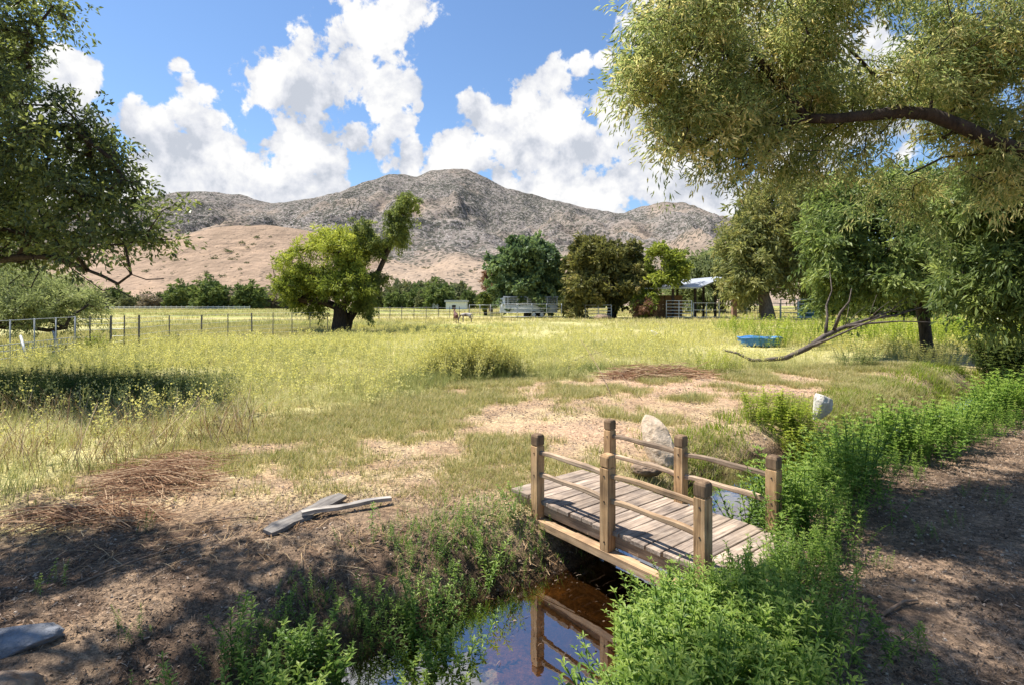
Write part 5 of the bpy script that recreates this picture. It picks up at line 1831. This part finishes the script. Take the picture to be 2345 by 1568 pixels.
# far buildings
def shed(name, label, dx0, dx1, dyt, Y_, roof_h, gable=False, wallm=M_white, roofm=M_roof, cat='shed'):
    a, b_ = P(dx0, 700, Y_), P(dx1, 700, Y_)
    top = P(dx0, dyt, Y_).z
    w = b_.x - a.x
    root = thing(name, label, cat, (a.x, Y_, -.2))
    hgt = top + .2 - roof_h
    mb = MB()
    mb.box((0, 0, 0), (w, w * .6 if gable else 3.5, hgt))
    dep = w * .6 if gable else 3.5
    mb.build('wall', wallm, root)
    mb = MB()
    if gable:
        V = [(-.2, -.2, hgt + .004), (w + .2, -.2, hgt + .004), (w / 2, -.2, hgt + roof_h), (-.2, dep + .2, hgt + .004), (w + .2, dep + .2, hgt + .004), (w / 2, dep + .2, hgt + roof_h)]
        mb.add(V, [(0, 1, 2), (5, 4, 3), (0, 2, 5, 3), (1, 4, 5, 2), (0, 3, 4, 1)])
    else:
        mb.box((-.3, -.4, hgt + .003), (w + .3, dep + .3, hgt + roof_h))
    mb.build('roof', roofm, root)
    mb = MB()
    x0 = w * .3
    mb.box((x0, -.04, .0), (x0 + w * (.18 if not gable else .3), -.003, hgt * .62))
    mb.build('door', M_dark, root)
    return root


shed('white_shed', 'long low white shed far off at the foot of the hills', 1021, 1068, 687, 132, .5)
shed('white_hut', 'tiny white gabled hut left of the long white shed', 990, 1003, 688, 134, 1.3, True)
shed('purple_barn', 'dark purple grey barn glimpsed between the trees on the right', 2168, 2215, 638, 90, 3.0, True, solid_mat('dark_barn_wall', (.08, .07, .085), (.14, .125, .15), 3, .8), solid_mat('purple_roof', (.10, .085, .115), (.17, .15, .19), 3, .7), 'barn')

# wire fence down the left of the field
wf = thing('wire_fence', 'wire fence on thin steel posts between the field and the pasture', 'fence', tuple(gz(G(172, 808))))
wb = Vector(wf.location)
tops = [(172, 757, 808), (207, 758, 806), (253, 757, 803), (284, 757, 802), (318, 752, 798), (388, 748, 786), (461, 746, 780), (522, 744, 774), (577, 742, 770), (625, 740, 767), (669, 738, 764), (710, 736, 762), (750, 735, 760)]
wp = []
for dx, dt, db in tops:
    q = gz(G(dx, db))
    h = 1.28 if dx < 330 else 1.2
    wp.append((q, h))
    mb = MB()
    mb.tube([q - wb - Vector((0, 0, .1)), q - wb + Vector((random.uniform(-.02, .02), 0, h))], .035 if dx in (172, 253, 318, 461, 577) else .022, 6)
    mb.build('post', M_steel, wf)
mb = MB()
for z_ in (.15, .35, .55, .8, 1.0, 1.18):
    for (a, ha), (b_, hb_) in zip(wp[:-1], wp[1:]):
        mb.tube([a - wb + Vector((0, 0, z_)), b_ - wb + Vector((0, 0, z_))], .006, 3, cap=False)
mb.build('wire', M_galv, wf)
# far fence from the tree to the corral
ff = thing('pasture_fence', 'long thin pasture fence running from the yellow green tree to the corral', 'fence', tuple(fl(845, 52)))
fb = Vector(ff.location)
fp = []
for dx, Y_ in [(845, 50), (868, 51), (893, 52), (920, 53), (948, 54), (976, 55), (1004, 56), (1030, 57), (1052, 58), (1074, 59.5)]:
    q = fl(dx, Y_)
    fp.append(q)
    mb = MB()
    mb.tube([q - fb, q - fb + Vector((0, 0, 1.35))], .035, 6)
    mb.build('post', M_steel, ff)
mb = MB()
for z_ in (.3, .6, .9, 1.2):
    for a, b_ in zip(fp[:-1], fp[1:]):
        mb.tube([a - fb + Vector((0, 0, z_)), b_ - fb + Vector((0, 0, z_))], .012, 3, cap=False)
mb.build('wire', M_galv, ff)
# white board fence far away on the left
bf = thing('board_fence', 'low white board fence along the foot of the hills on the left', 'fence', tuple(fl(200, 128)))
bb = Vector(bf.location)
pts_ = [fl(dx, 128) for dx in range(200, 580, 12)]
for q in pts_:
    mb = MB()
    mb.box((-.06, -.06, 0), (.06, .06, .85), Matrix.Translation(q - bb))
    mb.build('post', M_galv, bf)
mb = MB()
for z_ in (.30, .62):
    mb.box((0, -.14, z_), ((pts_[-1] - bb).x, -.095, z_ + .13))
mb.build('board', M_white, bf)
for dx, lab in ((236, 'short dark post in front of the white board fence, left of its twin'), (246, 'short dark post in front of the white board fence, right of its twin')):
    mb = MB()
    loft_sq(mb, 0, 0, [(0, .22), (1.5, .2), (1.6, .12)], .2)
    tag(mb.build('dark_post', M_dark, None, False, fl(dx, 118)), lab, 'post')
# pipe gate at the far left
pg = thing('pipe_gate', 'light steel stock gate with leaning props at the left edge', 'gate', tuple(gz(G(0, 838))))
gb = Vector(pg.location)
ga, gc = gz(G(-40, 845)), gz(G(172, 812))
for t_ in (0, .25, .5, .75, 1.0):
    q = ga.lerp(gc, t_) - gb
    mb = MB()
    mb.tube([q, q + Vector((0, 0, 1.3))], .017, 6)
    mb.build('upright', M_galv, pg, True)
for z_ in (.25, .45, .62, 1.28):
    mb = MB()
    mb.tube([ga - gb + Vector((0, 0, z_)), gc - gb + Vector((0, 0, z_))], .012, 6)
    mb.build('rail', M_galv, pg, True)
mb = MB()
for t_ in np.linspace(.02, .98, 24):
    q = ga.lerp(gc, t_) - gb
    mb.tube([q + Vector((0, 0, .25)), q + Vector((0, 0, .62))], .008, 4)
mb.build('mesh', M_galv, pg)
for (d0, y0), (d1, y1) in (((47, 768), (66, 834)), ((121, 758), (140, 812)), ((124, 758), (128, 806))):
    b_ = gz(G(d1, y1))
    t_ = P(d0, y0, b_.y + .3)
    mb = MB()
    mb.tube([b_ - gb, t_ - gb], .035, 6)
    mb.build('prop', M_galv, pg, True)


# horses -----------------------------------------------------------------------------
def horse(name, label, loc, rotz, sc, mat, graze):
    # x forward; one skinned body
    J = [('hip', (-.55, 0, 1.22), .26), ('belly', (-.05, 0, 1.15), .29), ('chest', (.45, 0, 1.2), .27)]
    names = {}
    verts, rad, edges = [], [], []

    def v(n, co, r, p=None):
        names[n] = len(verts)
        verts.append(co)
        rad.append(r)
        if p:
            edges.append((names[p], names[n]))
    v('hip', (-.55, 0, 1.22), .27)
    v('belly', (-.05, 0, 1.14), .29, 'hip')
    v('chest', (.42, 0, 1.2), .27, 'belly')
    if graze:
        v('n1', (.78, 0, 1.12), .15, 'chest')
        v('n2', (1.02, 0, .72), .11, 'n1')
        v('poll', (1.12, 0, .42), .10, 'n2')
        v('nose', (1.2, 0, .1), .065, 'poll')
    else:
        v('n1', (.68, 0, 1.48), .16, 'chest')
        v('n2', (.88, 0, 1.75), .11, 'n1')
        v('poll', (1.0, 0, 1.86), .10, 'n2')
        v('nose', (1.36, 0, 1.62), .065, 'poll')
    for s, y in (('l', .15), ('r', -.15)):
        v('fe' + s, (.46, y, .88), .11, 'chest')
        v('fk' + s, (.47, y, .48), .055, 'fe' + s)
        v('ff' + s, (.46, y, .1), .042, 'fk' + s)
        v('fh' + s, (.50, y, 0), .055, 'ff' + s)
        v('hs' + s, (-.52, y, .88), .14, 'hip')
        v('hk' + s, (-.74, y, .52), .06, 'hs' + s)
        v('hf' + s, (-.70, y, .1), .043, 'hk' + s)
        v('hh' + s, (-.66, y, 0), .055, 'hf' + s)
        v('ea' + s, (names and verts[names['poll']][0] - .02, y * .4, verts[names['poll']][2] + .17), .025, 'poll')
    v('t1', (-.80, 0, 1.2), .07, 'hip')
    v('t2', (-.92, 0, .85), .06, 't1')
    v('t3', (-.93, 0, .5), .03, 't2')
    me = bpy.data.meshes.new('horse_cage')
    me.from_pydata(verts, edges, [])
    o = bpy.data.objects.new('horse_cage', me)
    COL.objects.link(o)
    md = o.modifiers.new('s', 'SKIN')
    for i, r_ in enumerate(rad):
        me.skin_vertices[0].data[i].radius = (r_, r_)
    me.skin_vertices[0].data[0].use_root = True
    o.modifiers.new('ss', 'SUBSURF').levels = 2
    dg = bpy.context.evaluated_depsgraph_get()
    me2 = bpy.data.meshes.new_from_object(o.evaluated_get(dg))
    bpy.data.objects.remove(o)
    me2.materials.clear()
    me2.polygons.foreach_set('use_smooth', np.ones(len(me2.polygons), dtype=bool))
    root = thing(name, label, 'horse', tuple(loc), rotz)
    root.scale = (sc,) * 3
    link('body', me2, mat, root)
    return root


M_bay = solid_mat('bay_coat', (.07, .028, .02), (.15, .06, .04), 3, .6)
M_pinto = solid_mat('pinto_coat', (.10, .06, .045), (.62, .58, .54), 1.6, .6, detail=1.0)
q = gz(G(1044, 732))
horse('horse', 'brown horse seen end on, standing by the pasture fence', gz(Vector((P(1044, 700, 46).x, 46, 0))), 1.9, .62, M_bay, False)
horse('horse', 'pale spotted horse standing sideways right of the brown horse', gz(Vector((P(1068, 700, 48).x, 48, 0))), 3.0, .62, M_pinto, True)

# ------------------------------------------------------------------ sky, sun, camera
SUN_EL = math.radians(63)
sx, sy = -.94, .34
L_ = math.hypot(sx, sy)
sx, sy = sx / L_, sy / L_
sd = Vector((sx * math.cos(SUN_EL), sy * math.cos(SUN_EL), math.sin(SUN_EL)))
ld = bpy.data.lights.new('sun', 'SUN')
ld.energy = 3.9
ld.angle = math.radians(.53)
ld.color = (1.0, .955, .88)
lo = bpy.data.objects.new('sun', ld)
COL.objects.link(lo)
lo.rotation_euler = sd.to_track_quat('Z', 'Y').to_euler()
lo.location = (-20, -8, 40)

w = bpy.data.worlds.new('World')
scene.world = w
w.use_nodes = True
nt = w.node_tree
nt.nodes.clear()
out = nt.nodes.new('ShaderNodeOutputWorld')
sky = nd(nt, 'ShaderNodeTexSky', sky_type='NISHITA')
sky.sun_disc = False
sky.sun_elevation = SUN_EL
sky.sun_rotation = math.atan2(sx, sy)
sky.air_density = 1.1
sky.dust_density = .15
sky.ozone_density = 3.2
tc = nd(nt, 'ShaderNodeTexCoord')
dirv = tc.outputs['Generated']
CL = [  # cloud cores: photo x, y, radius
    (430, 385, 150), (350, 420, 140), (530, 410, 110), (450, 270, 75), (412, 150, 50), (430, 190, 60), (470, 215, 66), (485, 280, 60), (330, 300, 80), (130, 170, 100), (60, 260, 140), (180, 330, 140), (100, 430, 180),
    (610, 205, 110), (700, 220, 125), (800, 160, 125), (850, 70, 120), (915, 5, 100), (700, 320, 130), (880, 215, 95), (935, 205, 52), (905, 280, 70), (880, 330, 70), (660, 410, 100), (770, 370, 70),
    (935, 345, 60), (915, 385, 60), (958, 245, 22), (1090, 270, 85), (1050, 335, 95), (1150, 300, 95), (1215, 225, 80), (1265, 175, 70), (1330, 155, 42), (1380, 145, 28), (1260, 290, 105), (1340, 335, 75),
    (1180, 350, 85), (1420, 260, 100), (1290, 385, 70), (1090, 375, 70), (1150, 405, 55), (1500, 70, 100), (1540, 150, 150), (1480, 210, 100), (1400, 440, 90), (400, 440, 130), (620, 450, 110), (760, 440, 80), (500, 330, 90), (820, 320, 60), (900, 440, 60), (1010, 400, 60), (1210, 430, 40), (1450, 300, 75), (1490, 410, 105), (1590, 420, 120), (1310, 455, 62), (1690, 470, 70), (1780, 400, 120),
    (840, -120, 120), (980, -190, 120), (1130, -250, 110), (1750, 100, 250), (2000, 200, 250)]
m_ = None
for dx, dy, r_ in CL:
    c_ = Vector(((dx * K - 512) / F, 1.0, (HY - dy * K) / F))
    ca = 1.0 / c_.length
    c_.normalize()
    ang = r_ * K / F * ca * ca
    dn_ = nd(nt, 'ShaderNodeVectorMath', operation='DISTANCE')
    nt.links.new(dirv, dn_.inputs[0])
    dn_.inputs[1].default_value = c_
    v_ = math_(nt, 'MULTIPLY_ADD', dn_.outputs['Value'], -1.0 / ang, 1.0)
    m_ = v_ if m_ is None else math_(nt, 'SMOOTH_MAX', m_, v_, .22)
m_ = math_(nt, 'MAXIMUM', m_, -1.0)
n1 = noise(nt, dirv, 9, 7, .58, .15)
n2 = noise(nt, dirv, 26, 6, .58, .1)
e = math_(nt, 'ADD', m_, math_(nt, 'MULTIPLY_ADD', n1, 2.8, -1.4))
e = math_(nt, 'ADD', e, math_(nt, 'MULTIPLY_ADD', n2, 1.8, -.90))
mr = nd(nt, 'ShaderNodeMapRange', interpolation_type='SMOOTHSTEP')
mr.inputs['From Min'].default_value = .08
mr.inputs['From Max'].default_value = .34
nt.links.new(e, mr.inputs['Value'])
alpha = mr.outputs[0]
# thickness and a soft grey underside
sv = nd(nt, 'ShaderNodeVectorMath', operation='ADD')
nt.links.new(dirv, sv.inputs[0])
sv.inputs[1].default_value = (-.03, 0, .045)
n3 = noise(nt, sv.outputs[0], 9, 7, .58, .15)
rel = math_(nt, 'SUBTRACT', n1, n3)
sh_ = math_(nt, 'MULTIPLY_ADD', rel, 3.0, .62)
sh_ = math_(nt, 'ADD', sh_, math_(nt, 'MULTIPLY', math_(nt, 'SUBTRACT', n2, .5), .55))
ccol = ramp(nt, sh_, [(.28, (.60, .64, .72)), (.52, (.80, .82, .88)), (.80, (1.0, 1.0, 1.0)), (1.0, (1.06, 1.06, 1.06))])
CLOUD_S, SKY_S = .415, .065
skyc = mixc(nt, 1.0, sky.outputs[0], (.88, .97, 1.07), 'MULTIPLY')
em1 = nd(nt, 'ShaderNodeBackground')
em1.inputs['Strength'].default_value = SKY_S
nt.links.new(skyc, em1.inputs['Color'])
em2 = nd(nt, 'ShaderNodeBackground')
em2.inputs['Strength'].default_value = CLOUD_S
nt.links.new(ccol, em2.inputs['Color'])
mx = nd(nt, 'ShaderNodeMixShader')
nt.links.new(alpha, mx.inputs[0])
nt.links.new(em1.outputs[0], mx.inputs[1])
nt.links.new(em2.outputs[0], mx.inputs[2])
nt.links.new(mx.outputs[0], out.inputs[0])

cd = bpy.data.cameras.new('camera')
cd.sensor_width = 36.0
cd.lens = F / 1024 * 36.0
cd.shift_y = -(342 - HY) / 1024.0
cd.clip_start = .05
cd.clip_end = 20000
co = bpy.data.objects.new('camera', cd)
COL.objects.link(co)
co.location = (0, 0, HC)
co.rotation_euler = (math.radians(90), 0, 0)
scene.camera = co

vs = scene.view_settings
vs.view_transform = 'Standard'
vs.look = 'None'
vs.exposure = 1.27
vs.gamma = 1.0
cy = scene.cycles
cy.max_bounces = 7
cy.diffuse_bounces = 3
cy.glossy_bounces = 3
cy.transmission_bounces = 4
cy.transparent_max_bounces = 8
cy.caustics_reflective = False
cy.caustics_refractive = False
cy.use_denoising = True
cy.sample_clamp_indirect = 6.0
